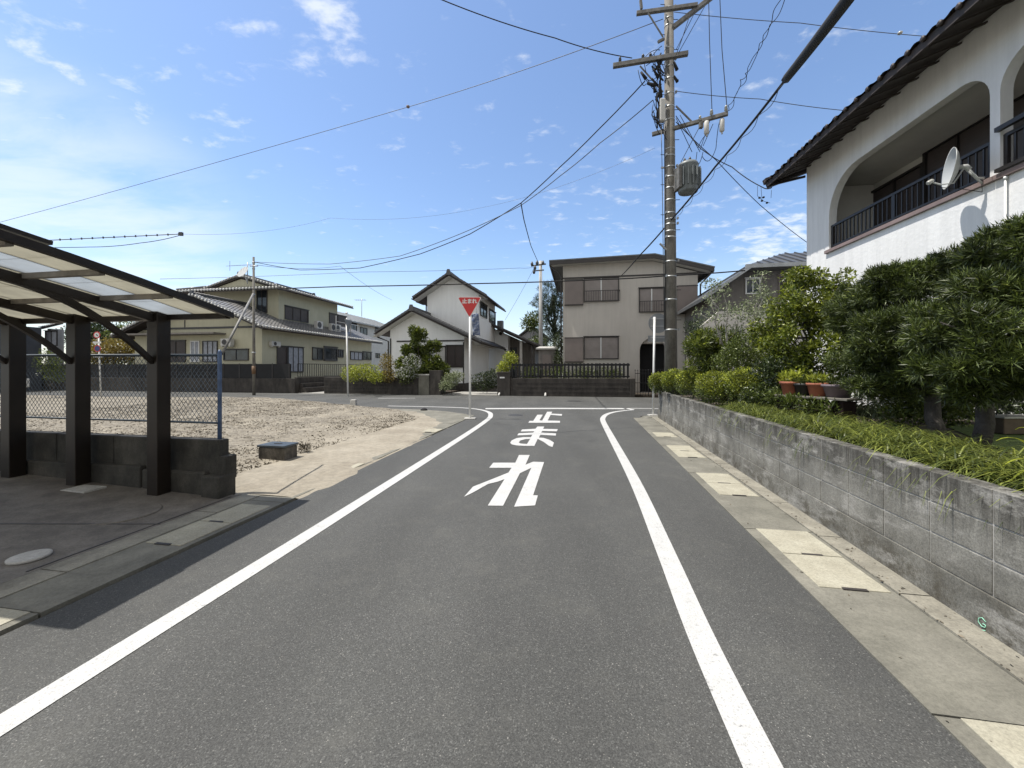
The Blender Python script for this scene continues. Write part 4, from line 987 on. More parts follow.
# side face (towards the side lane)
fs = FU(-20.2)
z_of = lambda px, py, u: on_u(px, py, u)[1]
wu(A_, -20.2, 276.5, 287, z_of(280, 374, -20.2), z_of(280, 346, -20.2), pane='darkshutter', mull=0)
wu(A_, -20.2, 287.5, 303, z_of(295, 372, -20.2), z_of(295, 347, -20.2), pane='curtain', mull=2)
wu(A_, -20.2, 312, 322.5, z_of(317, 360, -20.2), z_of(317, 348, -20.2), pane='glass')
wu(A_, -20.2, 323.5, 337, z_of(330, 361, -20.2), z_of(330, 347, -20.2), pane='glass', mull=0, w=.12)
wu(A_, -20.2, 337.8, 343, z_of(340, 357.5, -20.2), z_of(340, 350, -20.2), pane='glass')
wu(A_, -20.2, 350, 362, z_of(356, 360, -20.2), z_of(356, 352, -20.2), pane='curtain', mull=2)
wu(A_, -20.2, 362.5, 371, z_of(366, 360, -20.2), z_of(366, 352, -20.2), pane='glass')
wu(A_, -22.0, 284.5, 308, z_of(296, 321, -22), z_of(296, 308, -22), pane='darkshutter', mull=2)
wu(A_, -22.0, 329, 346, z_of(338, 326, -22), z_of(338, 315, -22), pane='darkshutter', mull=1)
wv(A_, 25.5, 257, 290, 267.5, 313, pane='glass', mull=1)
acunit(FU(-21.2), on_u(317, 323, -21.2)[0], 4.78, A_, w=.7, h=.62, out=0); acunit(FU(-21.2), on_u(331, 326, -21.2)[0], 4.78, A_, w=.7, h=.62, out=0); acunit(FU(-21.2), on_u(335.5, 326, -21.2)[0], 4.78, A_, w=.7, h=.62, out=0)
acunit(fs, on_u(273.5, 343, -20.2)[0], z_of(273, 346, -20.2), A_, w=.8, h=.3, d=.2, out=.02)
mb = MB(); a = on_u(337, 320, -20.6)[0]
for k in (0, 2.2): mb.tube([R(-20.7, a+k, 4.3), R(-20.7, a+k, 6.1)], .045, 6)
for z in (4.9, 5.6): mb.tube([R(-20.7, a, z), R(-20.7, a+3.4, z)], .03, 6)
mb.build('drying_rack', 'plastic', A_)
# aerial and dish on the ridge
c = at(247.5, 284, 27.6); mb = MB(); mb.tube([c, c+Vector((0,0,1.55))], .03, 6); top = c+Vector((0,0,1.35))
mb.bar(top-RR.to_3d()*1.5, top+RR.to_3d()*.3, .03)
for k in range(7): q = top-RR.to_3d()*(1.45-.25*k); mb.bar(q-DR.to_3d()*.3+Vector((0,0,-.1)), q+DR.to_3d()*.3+Vector((0,0,.1)), .02)
mb.bar(top-RR.to_3d()*1.45+Vector((0,0,-.35)), top-RR.to_3d()*1.45+Vector((0,0,.35)), .02)
mb.build('tv_aerial', 'alu', A_)
mb = MB(); mb.lathe(c+Vector((-.1,-.2,.75)), [(.05, 0), (.3, .04), (.45, .12)], 20, axis=Vector((-.3,-.8,.45))); mb.tube([c, c+Vector((-.1,-.2,.75))], .03, 6); mb.build('satellite_dish', 'dish', A_)

# boundary wall with panels along street and side lane
w = thing('garden_wall', R(-22, 21.6, 0), 'low concrete wall topped by black fence panels before the pale green house', 'wall')
mb = MB()
mb.rbox(-42, -17.45, 21.55, 21.72, 0, .90); mb.rbox(-17.62, -17.45, 21.73, 31.5, 0, .98)
mb.build('wall_base', 'darkwall', w, bevel=.01)
mb = MB(); mb.rbox(-42, -17.8, 21.60, 21.66, .905, 1.82)
mb.build('fence_panel', 'iron', w)
mb = MB()
u_ = -41.9
while u_ < -17.8: mb.rbox(u_, u_+.05, 21.575, 21.60, .92, 1.86); u_ += 1.2
mb.build('fence_posts', 'trim', w)
mb = MB(); railing(FU(-17.53), 21.9, 31.4, 1.0, 1.85, w, out=0, step=.22, mat='iron', name='railing', bw=.03)
mb.rbox(-17.44, -16.9, 21.9, 30.5, 0, .32); mb.rbox(-17.44, -17.2, 21.9, 31.0, .325, .60); mb.build('steps', 'darkwall', w, bevel=.01)

# ---------------------------------------------------------------- J: dark house far left
J = thing('house', R(-24, 15, 0), 'dark slate walled house with a grey tiled roof behind the left carport posts', 'house')
# tall dark wall section close behind the lot, then tiled wing
u1, _ = on_v(41.5, 300, 21.3); u0 = u1-9
mb = MB(); mb.rbox(u0, u1, 18.3, 21.3, 0, 4.4); mb.build('wall', 'navywall', J)
mb = MB(); slabroof(mb, [R(u0-.4,17.9,4.45), R(u1+.15,17.9,4.45), R(u1+.15,21.6,5.0), R(u0-.4,21.6,5.0)], .12); mb.build('roof', 'darktile', J)
u2, _ = on_v(64, 300, 22.6); v2_ = 22.6
mb = MB(); mb.rbox(u1-.5, u2, 21.9, 22.6, 0, 4.4); o = mb.build('side_wall', 'greywall', J)
mb = MB(); corr(mb, R(u1-.5,21.4,4.42), R(u2+.1,21.4,4.42), R(u2+.1,22.5,4.9), R(u1-.5,22.5,4.9)); o = mb.build('roof_tiles', 'greytile', J, normals=False)
mb = MB(); slabroof(mb, [R(u1-.5,21.4,4.41), R(u2+.1,21.4,4.41), R(u2+.1,22.5,4.89), R(u1-.5,22.5,4.89)], .10); mb.build('eave', 'eave', J)
wv(J, 21.9, 46, 331, 58, 346, pane='curtain', mull=1)
pb = G(24, 401); t = thing('post_box', pb, 'small white box on a short post beside the dark house, far left', 'post box')
mb = MB(); mb.tube([pb, pb+Vector((0,0,1.0))], .04, 8); mb.build('post', 'alu', t)
c = at(24.5, 383, pb.y); mb = MB(); mb.box(c.x-.13, c.x+.13, c.y-.1, c.y+.1, c.z-.2, c.z+.2); mb.build('box_body', 'plastic', t, bevel=.02)
mb = MB(); mb.box(c.x-.08, c.x+.08, c.y-.104, c.y-.1, c.z-.02, c.z+.1); mb.build('slot', 'signback', t)

# ---------------------------------------------------------------- B: white apartment behind
B_ = thing('house', R(-30, 48, 0), 'long off-white two-storey building with a grey metal roof behind the garden wall', 'house')
mb = MB(); mb.rbox(-36, -28, 40, 56.5, 0, 7.4); mb.build('wall', 'greywall' if 0 else 'plastic', B_)
mb = MB(); slabroof(mb, [R(-27.3,39.5,7.4), R(-27.3,57.2,7.4), R(-32,57.2,9.2), R(-32,39.5,9.2)], .18); slabroof(mb, [R(-32,39.5,9.2), R(-32,57.2,9.2), R(-36.7,57.2,7.4), R(-36.7,39.5,7.4)], .18)
o = mb.build('roof', M_plain('pale_metal_roof', (.30,.31,.31), .5, .2), B_)
mb = MB(); v_ = 39.6
while v_ < 57: mb.bar(R(-27.3,v_,7.42), R(-32,v_,9.22), .05, .05); v_ += .9
mb.build('roof_seams', 'alu', o)
for (a, b, y0, y1) in ((351, 356.5, 323, 331.5), (360, 367, 328, 334.5), (375, 380, 327, 333), (352, 357, 350, 357), (375.5, 379.5, 353.5, 358), (384, 387, 354, 358)):
    wu(B_, -28, a, b, z_of((a+b)/2, y1, -28), z_of((a+b)/2, y0, -28), mull=1)
c = R(-31.5, 52.5, 9.2); mb = MB(); mb.tube([c, c+Vector((0,0,2.6))], .04, 6); tp = c+Vector((0,0,2.4)); mb.bar(tp-Vector((1.0,0,0)), tp+Vector((.6,0,0)), .04)
for k in range(6): mb.bar(tp+Vector((-.9+.28*k,-.4,0)), tp+Vector((-.9+.28*k,.4,0)), .03)
mb.build('tv_aerial', 'alu', B_)

# ---------------------------------------------------------------- C: white gabled house
C_ = thing('house', R(-9, 28, 0), 'white two-storey house with stepped dark gable roofs behind the stop sign', 'house')
gwall(C_, -12.9, -7.6, 25.06, 32.2, 0, [(-14, 3.7), (-11.0, 5.3), (-6.2, 3.12)], 'whitewall', 'lower_wall')
gwall(C_, -11.2, -7.25, 27.5, 33.0, 3.2, [(-12.1, 6.5), (-9.26, 8.2), (-6.4, 6.5)], 'whitewall', 'upper_wall')
gable_roof(C_, -13.6, 3.95, -6.25, 3.25, -11.0, 5.46, 24.3, 32.6, 'darktile'); gable_roof(C_, -12.0, 6.66, -6.5, 6.66, -9.26, 8.33, 26.7, 33.7, 'darktile')
# pale soffit boards under the rakes
for (ul, zl, ur, zr, um, zm, va, vb_) in ((-13.8, 3.70, -6.3, 3.09, -11.0, 5.30, 24.33, 25.06), (-11.95, 6.5, -6.55, 6.5, -9.26, 8.17, 26.73, 27.5)):
    mb = MB(); slabroof(mb, [R(ul,va,zl), R(um,va,zm), R(um,vb_,zm), R(ul,vb_,zl)], .02); slabroof(mb, [R(um,va,zm), R(ur,va,zr), R(ur,vb_,zr), R(um,vb_,zm)], .02); mb.build('soffit', 'plastic', C_)
# right wing with lean roof and porch
gwall(C_, -8.2, -6.1, 33.05, 40, 0, [(-8.2, 5.4), (-7.3, 5.0), (-3.4, 3.2)], 'whitewall', 'wing_wall')
gwall(C_, -6.09, -3.9, 34.0, 40, 0, [(-7.3, 5.0), (-3.4, 3.2)], 'brownwall', 'wing_wall')
mb = MB(); slabroof(mb, [R(-7.25,31.6,5.20), R(-3.2,31.6,3.35), R(-3.2,41,3.35), R(-7.25,41,5.20)], .15); o = mb.build('wing_roof', 'eave', C_)
mb = MB(); corr(mb, R(-3.2,31.6,3.36), R(-3.2,41,3.36), R(-7.25,41,5.21), R(-7.25,31.6,5.21)); 
for i in range(15): mb.bar(R(-7.25+.27*i,31.6,5.26-.1233*i), R(-7.25+.27*i+.29,31.6,5.26-.1233*(i+1.06)), .14, .12)
mb.build('roof_tiles', 'darktile', o, normals=False)
mb = MB(); mb.rbox(-4.95, -4.75, 32.1, 32.3, 0, 3.85); mb.build('porch_column', 'plastic', C_)
mb = MB(); mb.rbox(-4.0, -3.85, 32.1, 32.25, 0, 3.4); mb.build('porch_column', 'trim', C_)
wv(C_, 34.0, 508, 348, 517, 378, pane='glass', mull=1)
# windows
wv(C_, 25.06, 436, 346.5, 446, 366, pane='plastic', mull=0); wv(C_, 25.06, 446.5, 345.5, 463, 367.5, pane='darkshutter', mull=1)
fr = FV(25.06); mb = MB(); a, z = on_v(429, 341, 25.06); fbox(mb, fr, -12.4, -7.6, .002, .05, z-.05, z+.05); fbox(mb, fr, -7.68, -7.6, .002, .05, 0.5, 3.3); fbox(mb, fr, -12.9, -12.82, .002, .05, .5, 3.6); mb.build('trim_band', 'trim', C_)
mb = MB(); mb.rbox(-12.95, -7.56, 25.01, 32.2, 0, .55); mb.build('foundation', 'darkwall', C_)
wu(C_, -7.25, 480, 486.5, z_of(483, 317, -7.25), z_of(483, 304, -7.25), mull=1); wu(C_, -7.25, 489, 495, z_of(492, 323.5, -7.25), z_of(492, 311, -7.25), mull=0)
mb = MB(); mb.tube([R(-12.0,27.3,6.5), R(-11.5,27.42,6.3), R(-11.25,27.44,6.25), R(-11.25,27.44,5.4)], .05, 8); mb.tube([R(-13.75,24.9,3.7), R(-13.0,25.0,3.4), R(-12.98,25.0,.2)], .05, 8); mb.tube([R(-6.2,31.9,3.1), R(-6.05,32.2,2.9), R(-6.05,32.2,.2)], .045, 8); mb.build('downpipe', 'trim', C_)
c = on_v(500.5, 325, 33.5); mb = MB(); mb.rbox(c[0]-.25, c[0]+.25, 33.2, 33.7, 4.3, c[1]+.35); mb.build('chimney', 'signback', C_, bevel=.02)
a = on_v(499, 333, 32.25); mb = MB(); mb.lathe(R(a[0], 33.0, a[1]), [(.14,0),(.14,.12),(.05,.16)], 12, axis=-DR.to_3d()); mb.build('vent_cap', 'trim', C_)
# blue and white banner hanging from the eave corner
t = at(475, 316, 26.0); s = thing('banner', t, 'blue and white cloth banner hanging beside the stop sign before the white house', 'banner')
mb = MB(); NX, NZ = 8, 16
for j in range(NZ+1):
    for i in range(NX+1):
        x = -.24+.48*i/NX; z = .15-1.45*j/NZ; mb.v.append(t+Vector((x+.07*j/NZ*1.5, .05*math.sin(j*.8+i*.6)+.03*math.sin(i*1.7), z-.04*math.cos(i*.7))))
for j in range(NZ):
    for i in range(NX): a_ = j*(NX+1)+i; mb.f.append([a_, a_+1, a_+NX+2, a_+NX+1]); mb.sm.append(True)
m, nt, b = nodes('banner_cloth'); pz = pos(nt); c_ = ramp(nt, noise(nt, pz, 6, 2, .5, (1, 1, 1.4)), [(.46, (.10,.13,.22)), (.60, (.26,.29,.35))]); link(nt, c_, b.inputs['Base Color']); b.inputs['Roughness'].default_value = .9
o = mb.build('cloth', m, s, normals=False); sd = o.modifiers.new('thick', 'SOLIDIFY'); sd.thickness = .006
mb = MB(); mb.tube([t+Vector((-.26,0,.15)), t+Vector((.28,0,.15))], .012, 6); mb.tube([t+Vector((.1,0,.15)), t+Vector((.12,.1,1.05))], .012, 6); mb.tube([t+Vector((.12,.1,1.05)), R(-6.45, 26.9, 6.5)], .012, 6); mb.build('pole', 'alu', s)

# ---------------------------------------------------------------- G, H: small house and shed in the gap
G_ = thing('house', R(-2, 48, 0), 'small distant grey house with one dark gable seen through the gap', 'house')
a, z = on_v(519, 337, 48); b_, _ = on_v(545, 337, 48); m_, zm = on_v(531, 327, 48)
gwall(G_, a+.3, b_-.3, 48.5, 56, 0, [(a-.1, z-.1), (m_, zm-.15), (b_+.1, z-.1)], 'greywall')
gable_roof(G_, a-.2, z, b_+.3, z, m_, zm+.1, 48, 57, 'darktile', gut=False)
wv(G_, 48.5, 527, 345, 533, 352, mull=1)
H_ = thing('shed', at(546, 393, 24.8), 'small grey shed with a pale flat roof beside the beige house', 'shed')
a, z = on_v(538.5, 348.5, 24.9); b_, _ = on_v(556, 348, 24.9)
mb = MB(); mb.rbox(a, b_, 24.9, 26.8, 0.05, z-.05); mb.build('wall', 'brownwall', H_)
mb = MB(); slabroof(mb, [R(a-.15,24.7,z+.02), R(b_+.1,24.7,z+.02), R(b_+.1,27,z+.25), R(a-.15,27,z+.25)], .09); mb.build('roof', 'whitecover', H_)
mb = MB(); mb.rbox(a+.25, b_-.3, 24.87, 24.897, .1, z-.4); mb.build('door', 'shutterbox', H_)

# ---------------------------------------------------------------- D: beige house
D_ = thing('house', R(2.8, 27, 0), 'beige two-storey house with shuttered windows and an arched doorway across the street', 'house')
VD = 23.68; uL, uR = -1.01, 6.6
ax0, zA = on_v(639.7, 338, VD); ax1, _ = on_v(666, 338, VD); ra = (ax1-ax0)/2; cxa = (ax0+ax1)/2
arch = [(ax0, .15), (ax1, .15), (ax1, zA-ra)]+[(cxa+ra*math.cos(t), zA-ra+ra*math.sin(t)) for t in [math.pi*k/12 for k in range(1, 12)]]+[(ax0, zA-ra)]
fr = FV(VD)
prof = [(uL, 0.05), (uR, 0.05), (uR, 7.02), (4.16, 7.76), (uL, 7.72)]
mb = MB(); mb.poly(prof, lambda a, z, d: fr.pt(a, d, z), 0, -.22, holes=[arch]); mb.build('front_wall', 'beige', D_)
mb = MB(); mb.poly(prof, lambda a, z, d: fr.pt(a, d, z), -1.5, -8.0); mb.rbox(uL, uL+.2, VD+.223, VD+1.497, .05, 7.7); mb.rbox(uR-.2, uR, VD+.223, VD+1.497, .05, 6.9); mb.rbox(ax0-.3, ax0-.1, VD+.223, VD+1.497, .05, 3.2); mb.rbox(ax1+.1, ax1+.3, VD+.223, VD+1.497, .05, 3.2); mb.rbox(ax0-.1, ax1+.1, VD+.223, VD+1.497, 3.0, 3.2)
mb.build('house_body', 'beige', D_)
mb = MB(); fbox(mb, fr, ax0-.095, ax1+.095, -1.1, -1.04, .06, 2.995); o = mb.build('door', 'iron', D_)
mb = MB(); fbox(mb, fr, cxa+.3, cxa+.33, -1.04, -.99, 1.0, 1.3); mb.build('handle', 'alu', o)
# roof: level to the ridge then falling right
mb = MB(); V0, V1 = 23.0, 32.4
slabroof(mb, [R(-1.8,V0,7.92), R(4.16,V0,8.02), R(4.16,V1,8.02), R(-1.8,V1,7.92)], .07); slabroof(mb, [R(4.16,V0,8.02), R(7.3,V0,7.14), R(7.3,V1,7.14), R(4.16,V1,8.02)], .07)
o = mb.build('roof', 'metalroof', D_)
mb = MB()
for a, b in (((-1.78,7.85),(4.16,7.95)), ((4.16,7.95),(7.28,7.07))):
    mb.hexa([R(a[0],V0+.02,a[1]-.20),R(b[0],V0+.02,b[1]-.20),R(b[0],V0+.10,b[1]-.20),R(a[0],V0+.10,a[1]-.20),R(a[0],V0+.02,a[1]-.003),R(b[0],V0+.02,b[1]-.003),R(b[0],V0+.10,b[1]-.003),R(a[0],V0+.10,a[1]-.003)])
mb.rbox(-1.80, -1.72, V0+.12, V1, 7.63, 7.845); mb.rbox(7.2, 7.28, V0+.12, V1, 6.85, 7.06)
mb.build('fascia', 'trim', o)
mb = MB(); mb.hexa([R(-1.7,V0+.11,7.68),R(4.16,V0+.11,7.78),R(4.16,VD,7.78),R(-1.7,VD,7.68),R(-1.7,V0+.11,7.74),R(4.16,V0+.11,7.84),R(4.16,VD,7.84),R(-1.7,VD,7.74)]); mb.hexa([R(4.16,V0+.11,7.78),R(7.18,V0+.11,6.93),R(7.18,VD,6.93),R(4.16,VD,7.78),R(4.16,V0+.11,7.84),R(7.18,V0+.11,6.99),R(7.18,VD,6.99),R(4.16,VD,7.84)]); mb.build('soffit', 'plastic', o)
# storey band
mb = MB(); z = on_v(600, 277, VD)[1]; fbox(mb, fr, uL, uR, .002, .05, z-.04, z+.04); mb.build('trim_band', 'trim', D_)
def shbox(px0, y0, px1, y1):
    a, z1 = on_v(px0, y0, VD); b, z0 = on_v(px1, y1, VD); mb = MB(); fbox(mb, fr, a, b, .002, .16, z0, z1); o = mb.build('shutter_box', 'shutterbox', D_, bevel=.01)
    m2 = MB()
    fbox(m2, fr, a-.02, b+.02, .0, .18, z1+.003, z1+.05); m2.build('box_hood', 'trim', o); m2 = MB(); fbox(m2, fr, a-.02, b+.02, .0, .18, z0-.05, z0-.003); m2.build('box_sill', 'trim', o)
def swin(px0, y0, px1, y1, rail=None):
    a, z1 = on_v(px0, y0, VD); b, z0 = on_v(px1, y1, VD); window(fr, a, b, z0, z1, D_, pane='shutter', mull=0)
    mb = MB(); fbox(mb, fr, (a+b)/2-.04, (a+b)/2+.02, .02, .06, z0+.05, z1-.05); mb.build('mullion', 'whitemetal', D_)
    if rail: railing(fr, a+.02, b+.03, z0-.02, on_v(px0, rail, VD)[1], D_, out=.24, step=.13)
shbox(565, 281, 583, 304.5); swin(583.8, 278.5, 619, 301, 291.7)
swin(638.8, 288.5, 664.8, 312, 301.8); a, z1 = on_v(664.9, 288, VD); shbox(677, 287, 697, 313)
shbox(565, 338.5, 583, 361.5); swin(583.8, 337, 618.6, 359)
mb = MB(); mb.tube([R(7.15,23.2,6.8), R(6.9,23.5,6.5), R(6.72,23.6,6.3), R(6.72,23.6,.1)], .045, 8); mb.tube([R(-1.7,23.3,7.6), R(-1.2,23.55,7.2), R(-1.12,23.62,7.0), R(-1.12,23.62,.1)], .045, 8); mb.build('downpipe', 'trim', D_)
# street wall, gate piers, pickets and wrought gate
w = thing('garden_wall', R(1.5, 21.6, 0), 'dark block street wall with a square pier before the beige house', 'wall')
a0, _ = on_v(497.5, 380, 21.5); a1, _ = on_v(510.3, 380, 21.5); a2, _ = on_v(630, 380, 21.5); a3, _ = on_v(663, 380, 21.5)
zt_ = on_v(570, 378.5, 21.5)[1]
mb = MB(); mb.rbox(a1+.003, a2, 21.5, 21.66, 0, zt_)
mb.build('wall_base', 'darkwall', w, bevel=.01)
jn = MB()
for k in range(1, 4): jn.rbox(a1+.01, a2-.01, 21.492, 21.5, zt_*k/4-.006, zt_*k/4+.006)
jn.build('mortar_lines', 'trim', w)
mb = MB(); mb.rbox(a0, a1, 21.42, 22.1, 0, 1.28); mb.rbox(a0-.02, a1+.0, 21.40, 22.12, 1.283, 1.34); mb.build('gate_pier', 'darkwall', w, bevel=.015)
mb = MB(); mb.rbox(a0+.15, a0+.42, 21.405, 21.418, .98, 1.06); mb.build('name_plate', 'whitemetal', w)
mb = MB(); mb.rbox(a2+.005, a2+.25, 21.45, 21.7, 0, 1.0); mb.rbox(a3, a3+14, 21.5, 21.66, 0, .9); mb.build('side_wall', 'darkwall', w, bevel=.01)
fnc = thing('picket_fence', R(1.5, 21.55, zt_), 'black picket fence on top of the dark wall before the beige house', 'fence')
ft_, fb_ = on_v(570, 363.3, 21.5)[1], zt_+.05
mb = MB(); mb.rbox(a1+.05, a2, 21.60, 21.64, ft_-.14, ft_-.03); mb.rbox(a1+.05, a2, 21.60, 21.64, fb_+.03, fb_+.10); mb.build('rail', 'iron', fnc)
pk = MB(); m = 30
for i in range(m+1):
    a = a1+.1+(a2-a1-.2)*i/m; pk.rbox(a-.05, a+.05, 21.565, 21.598, fb_, ft_)
for i in (0, 8, 15, 23, 30): a = a1+.1+(a2-a1-.2)*i/m; pk.rbox(a-.06, a+.06, 21.60-.06, 21.66, zt_+.002, ft_+.03) if 0 else None
pk.build('pickets', 'iron', fnc)
mb = MB()
for i in (0, 7.5, 15, 22.5, 30): a = a1+.1+(a2-a1-.2)*i/m; mb.rbox(a-.03, a+.03, 21.642, 21.70, zt_+.002, ft_)
mb.build('fence_posts', 'iron', fnc)
gt = thing('metal_gate', R((a2+a3)/2, 21.6, 0), 'black wrought iron gate with ball tips in front of the arched doorway', 'gate')
for (g0, g1) in ((a2+.27, (a2+a3)/2+.1), ((a2+a3)/2+.12, a3+.5)):
    mb = MB(); fb2 = FV(21.55)
    for z in (.15, .75, 1.25): fbox(mb, fb2, g0, g1, -.015, .015, z, z+.03)
    k = int((g1-g0)/.12)
    for i in range(k+1):
        a = g0+(g1-g0)*i/k; fbox(mb, fb2, a-.010, a+.010, -.009, .009, .08, 1.42); mb.lathe(fb2.pt(a, 0, 1.41), [(.012,0),(.028,.025),(.028,.035),(.01,.06)], 8)
    mb.build('gate_leaf', 'iron', gt)
for px, l in ((498, 'white drain stub at the foot of the gate pier across the street'), (545.5, 'white drain stub at the foot of the dark wall below the pickets')):
    q = G(px, 396.2); u_, v_ = UV(q.x, q.y); mb = MB(); mb.tube([R(u_, 21.5, .16), R(u_+.02, 21.2, .06)], [.05, .055], 10); mb.lathe(R(u_+.02, 21.2, .0), [(.07,0),(.06,.08),(.03,.12)], 10); tag(mb.build('drain_stub', 'plastic'), l, 'drain pipe')

# wall B: garden wall of the white house (left of its drive)
w = thing('garden_wall', R(-11, 21.5, 0), 'low brown block garden wall with a pale capped pier left of the white house drive', 'wall')
b0_, _ = on_v(324, 380, 21.5); b1_, _ = on_v(430, 380, 21.5); b2_, _ = on_v(441, 380, 21.5)
zt2 = on_v(380, 377.5, 21.5)[1]
mb = MB(); u_ = b0_; 
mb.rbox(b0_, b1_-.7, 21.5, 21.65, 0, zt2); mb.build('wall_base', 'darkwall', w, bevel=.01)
jn = MB()
for k in range(1, 5): jn.rbox(b0_+.01, b1_-.71, 21.493, 21.5, zt2*k/5-.005, zt2*k/5+.005)
k = b0_+.4
while k < b1_-.8: jn.rbox(k-.005, k+.005, 21.493, 21.5, 0, zt2); k += .4
jn.build('mortar_lines', 'trim', w)
mb = MB(); mb.rbox(b1_-.69, b1_-.05, 21.46, 21.70, 0, 1.12); mb.build('capped_pier', 'gutter', w, bevel=.015)
mb = MB(); mb.rbox(b1_-.72, b1_-.04, 21.44, 21.72, 1.123, 1.20); mb.build('pier_cap', 'whitecover', w, bevel=.01)
mb = MB(); mb.rbox(b1_-.03, b2_, 21.46, 22.3, 0, 1.42); mb.build('gate_pier', 'darkwall', w, bevel=.015)
mb = MB(); mb.rbox(b0_, b0_+.15, 21.66, 31, 0, zt2); mb.build('return_wall', 'darkwall', w)

# ---------------------------------------------------------------- F: house at the back right
F_ = thing('house', R(13, 24, 0), 'grey brown house with a dark ribbed roof rising behind the trees on the right', 'house')
vf0 = 19.2
pr = [on_v(703, 297, vf0-.6), on_v(750, 266, vf0-.6), on_v(840, 264, vf0-.6)]
pr0 = pr[0]; pr1 = pr[1]; uE = pr[2][0]
gwall(F_, pr0[0]+.5, uE, vf0, vf0+8, 0, [(pr0[0], pr0[1]-.17), (pr1[0], pr1[1]-.12), (uE, pr1[1]-.12)], 'brownwall')
mb = MB(); slabroof(mb, [R(pr0[0],vf0-.6,pr0[1]), R(pr1[0],vf0-.6,pr1[1]+.03), R(pr1[0],vf0+8,pr1[1]+.03), R(pr0[0],vf0+8,pr0[1])], .16)
hp = on_v(783, 253.5, vf0+2.0); mb.rbox(pr1[0], uE, vf0-.55, vf0+2.5, pr1[1]-.115, pr1[1]-.08)
slabroof(mb, [R(pr1[0]-.1,vf0-.6,pr1[1]+.05), R(uE,vf0-.6,pr1[1]+.05), R(uE,vf0+2.0,hp[1]), R(hp[0],vf0+2.0,hp[1])], .16); slabroof(mb, [R(pr1[0]-.1,vf0-.6,pr1[1]+.055), R(hp[0],vf0+2.0,hp[1]+.005), R(hp[0],vf0+8,hp[1]), R(pr1[0]-.1,vf0+8,pr1[1]+.05)], .16)
o = mb.build('roof', 'metalroof', F_)
mb = MB(); k = pr1[0]+.5
while k < uE:
    t = min(1, (k-pr1[0])/(hp[0]-pr1[0])); mb.bar(R(k,vf0-.6,pr1[1]+.08), R(k, vf0-.6+2.6*t, pr1[1]+.08+(hp[1]-pr1[1]-.05)*t), .05, .06); k += .42
mb.build('roof_ribs', 'darktile', o)
mb = MB(); mb.bar(R(pr1[0]-.2,vf0-.66,pr1[1]-.02), R(uE,vf0-.66,pr1[1]-.02), .12, .16); mb.bar(R(pr0[0],vf0-.66,pr0[1]-.08), R(pr1[0],vf0-.66,pr1[1]-.05), .10, .12); mb.build('fascia', 'alu', o)
wv(F_, vf0, 745, 279, 760, 294, frame='whitemetal', pane='glass', mull=1); wv(F_, vf0, 778, 276, 790, 300, frame='shutterbox', pane='darkshutter', mull=1)
c0 = on_v(748, 317, vf0-.9); c1 = on_v(772, 317, vf0-.9)
mb = MB(); mb.rbox(c0[0], c1[0]+3, vf0-1.3, vf0-.003, c0[1]-.06, c0[1]+.06); mb.build('canopy', 'alu', F_)
mb = MB(); mb.rbox(c1[0]-.1, c1[0]+.1, vf0-1.2, vf0-1.0, .1, c0[1]-.065); mb.build('porch_post', 'whitemetal', F_)
w = thing('garden_wall', R(9.5, 17.5, 0), 'plain beige rendered wall behind the shrubs right of the beige house', 'wall')
a, z = on_v(697, 313, 17.6); b, z2 = on_v(734, 311, 17.6)
mb = MB(); mb.poly([(a, 0), (b+4, 0), (b+4, z2), (b, z2), (b-.6, z2), (a, z-.7)], lambda x, y, d: R(x, d, y), 17.6, 17.8); mb.build('wall_base', 'beige', w)

# ---------------------------------------------------------------- E: white house with arches (right foreground)
E = thing('house', (8.5, 6, .7), 'white stucco house with an arched balcony and brown tiled eave, right foreground', 'house')
eo = Vector((7.33, 9.7)); eax = Vector((-.1221, -.9925)); en = Vector((-.9925, .1221))
fe = Fr(eo, eax, en)
def on_E(px, py, out=0.0):
    x = (px-CX)/F; o2 = Vector((eo.x+en.x*out, eo.y+en.y*out))
    # t*(x,1) = o2 + a*eax
    det = x*(-eax.y)-1*(-eax.x); t = (o2.x*(-eax.y)-o2.y*(-eax.x))/det
    a = (t*x-o2.x)*eax.x+(t-o2.y)*eax.y
    return a, H-t*(py-HY)/F
LEDGE = 4.22; ATOP = 5.82; ZT = 6.62
def rarch(a0, a1, z0, z1, r0, r1):
    p = [(a0, z0), (a1, z0)]
    p += [(a1-r1+r1*math.cos(t), z1-r1+r1*math.sin(t)) for t in [math.pi/2*k/8 for k in range(9)]]
    p += [(a0+r0+r0*math.cos(t), z1-r0+r0*math.sin(t)) for t in [math.pi/2+math.pi/2*k/8 for k in range(9)]]
    return p
o1 = rarch(.81, 4.165, LEDGE, ATOP, .85, .42); o2_ = rarch(4.295, 7.6, LEDGE, ATOP, .45, .8); o3 = rarch(7.73, 9.6, LEDGE, ATOP, .45, .8)
mb = MB(); mb.poly([(0, .72), (10.4, .72), (10.4, ZT), (0, ZT)], lambda a, z, d: fe.pt(a, d, z), 0, -.16, holes=[o1, o2_, o3])
mb.build('front_wall', 'stucco', E)
mb = MB(); fbox(mb, fe, 0, .12, -10, -.163, .72, ZT); mb.build('gable_wall', 'stucco', E)   # north end wall
mb = MB(); fbox(mb, fe, .13, 10.4, -1.45, -1.30, LEDGE-.5, ZT-.02); mb.build('balcony_wall', 'stuccogrey', E)
mb = MB(); fbox(mb, fe, .13, 10.4, -1.297, -.163, LEDGE-.6, LEDGE-.45); mb.build('balcony_floor', 'stuccogrey', E)
mb = MB(); fbox(mb, fe, .13, 10.4, -1.297, -.163, ATOP+.06, ATOP+.12); mb.build('balcony_ceiling', 'stuccogrey', E)
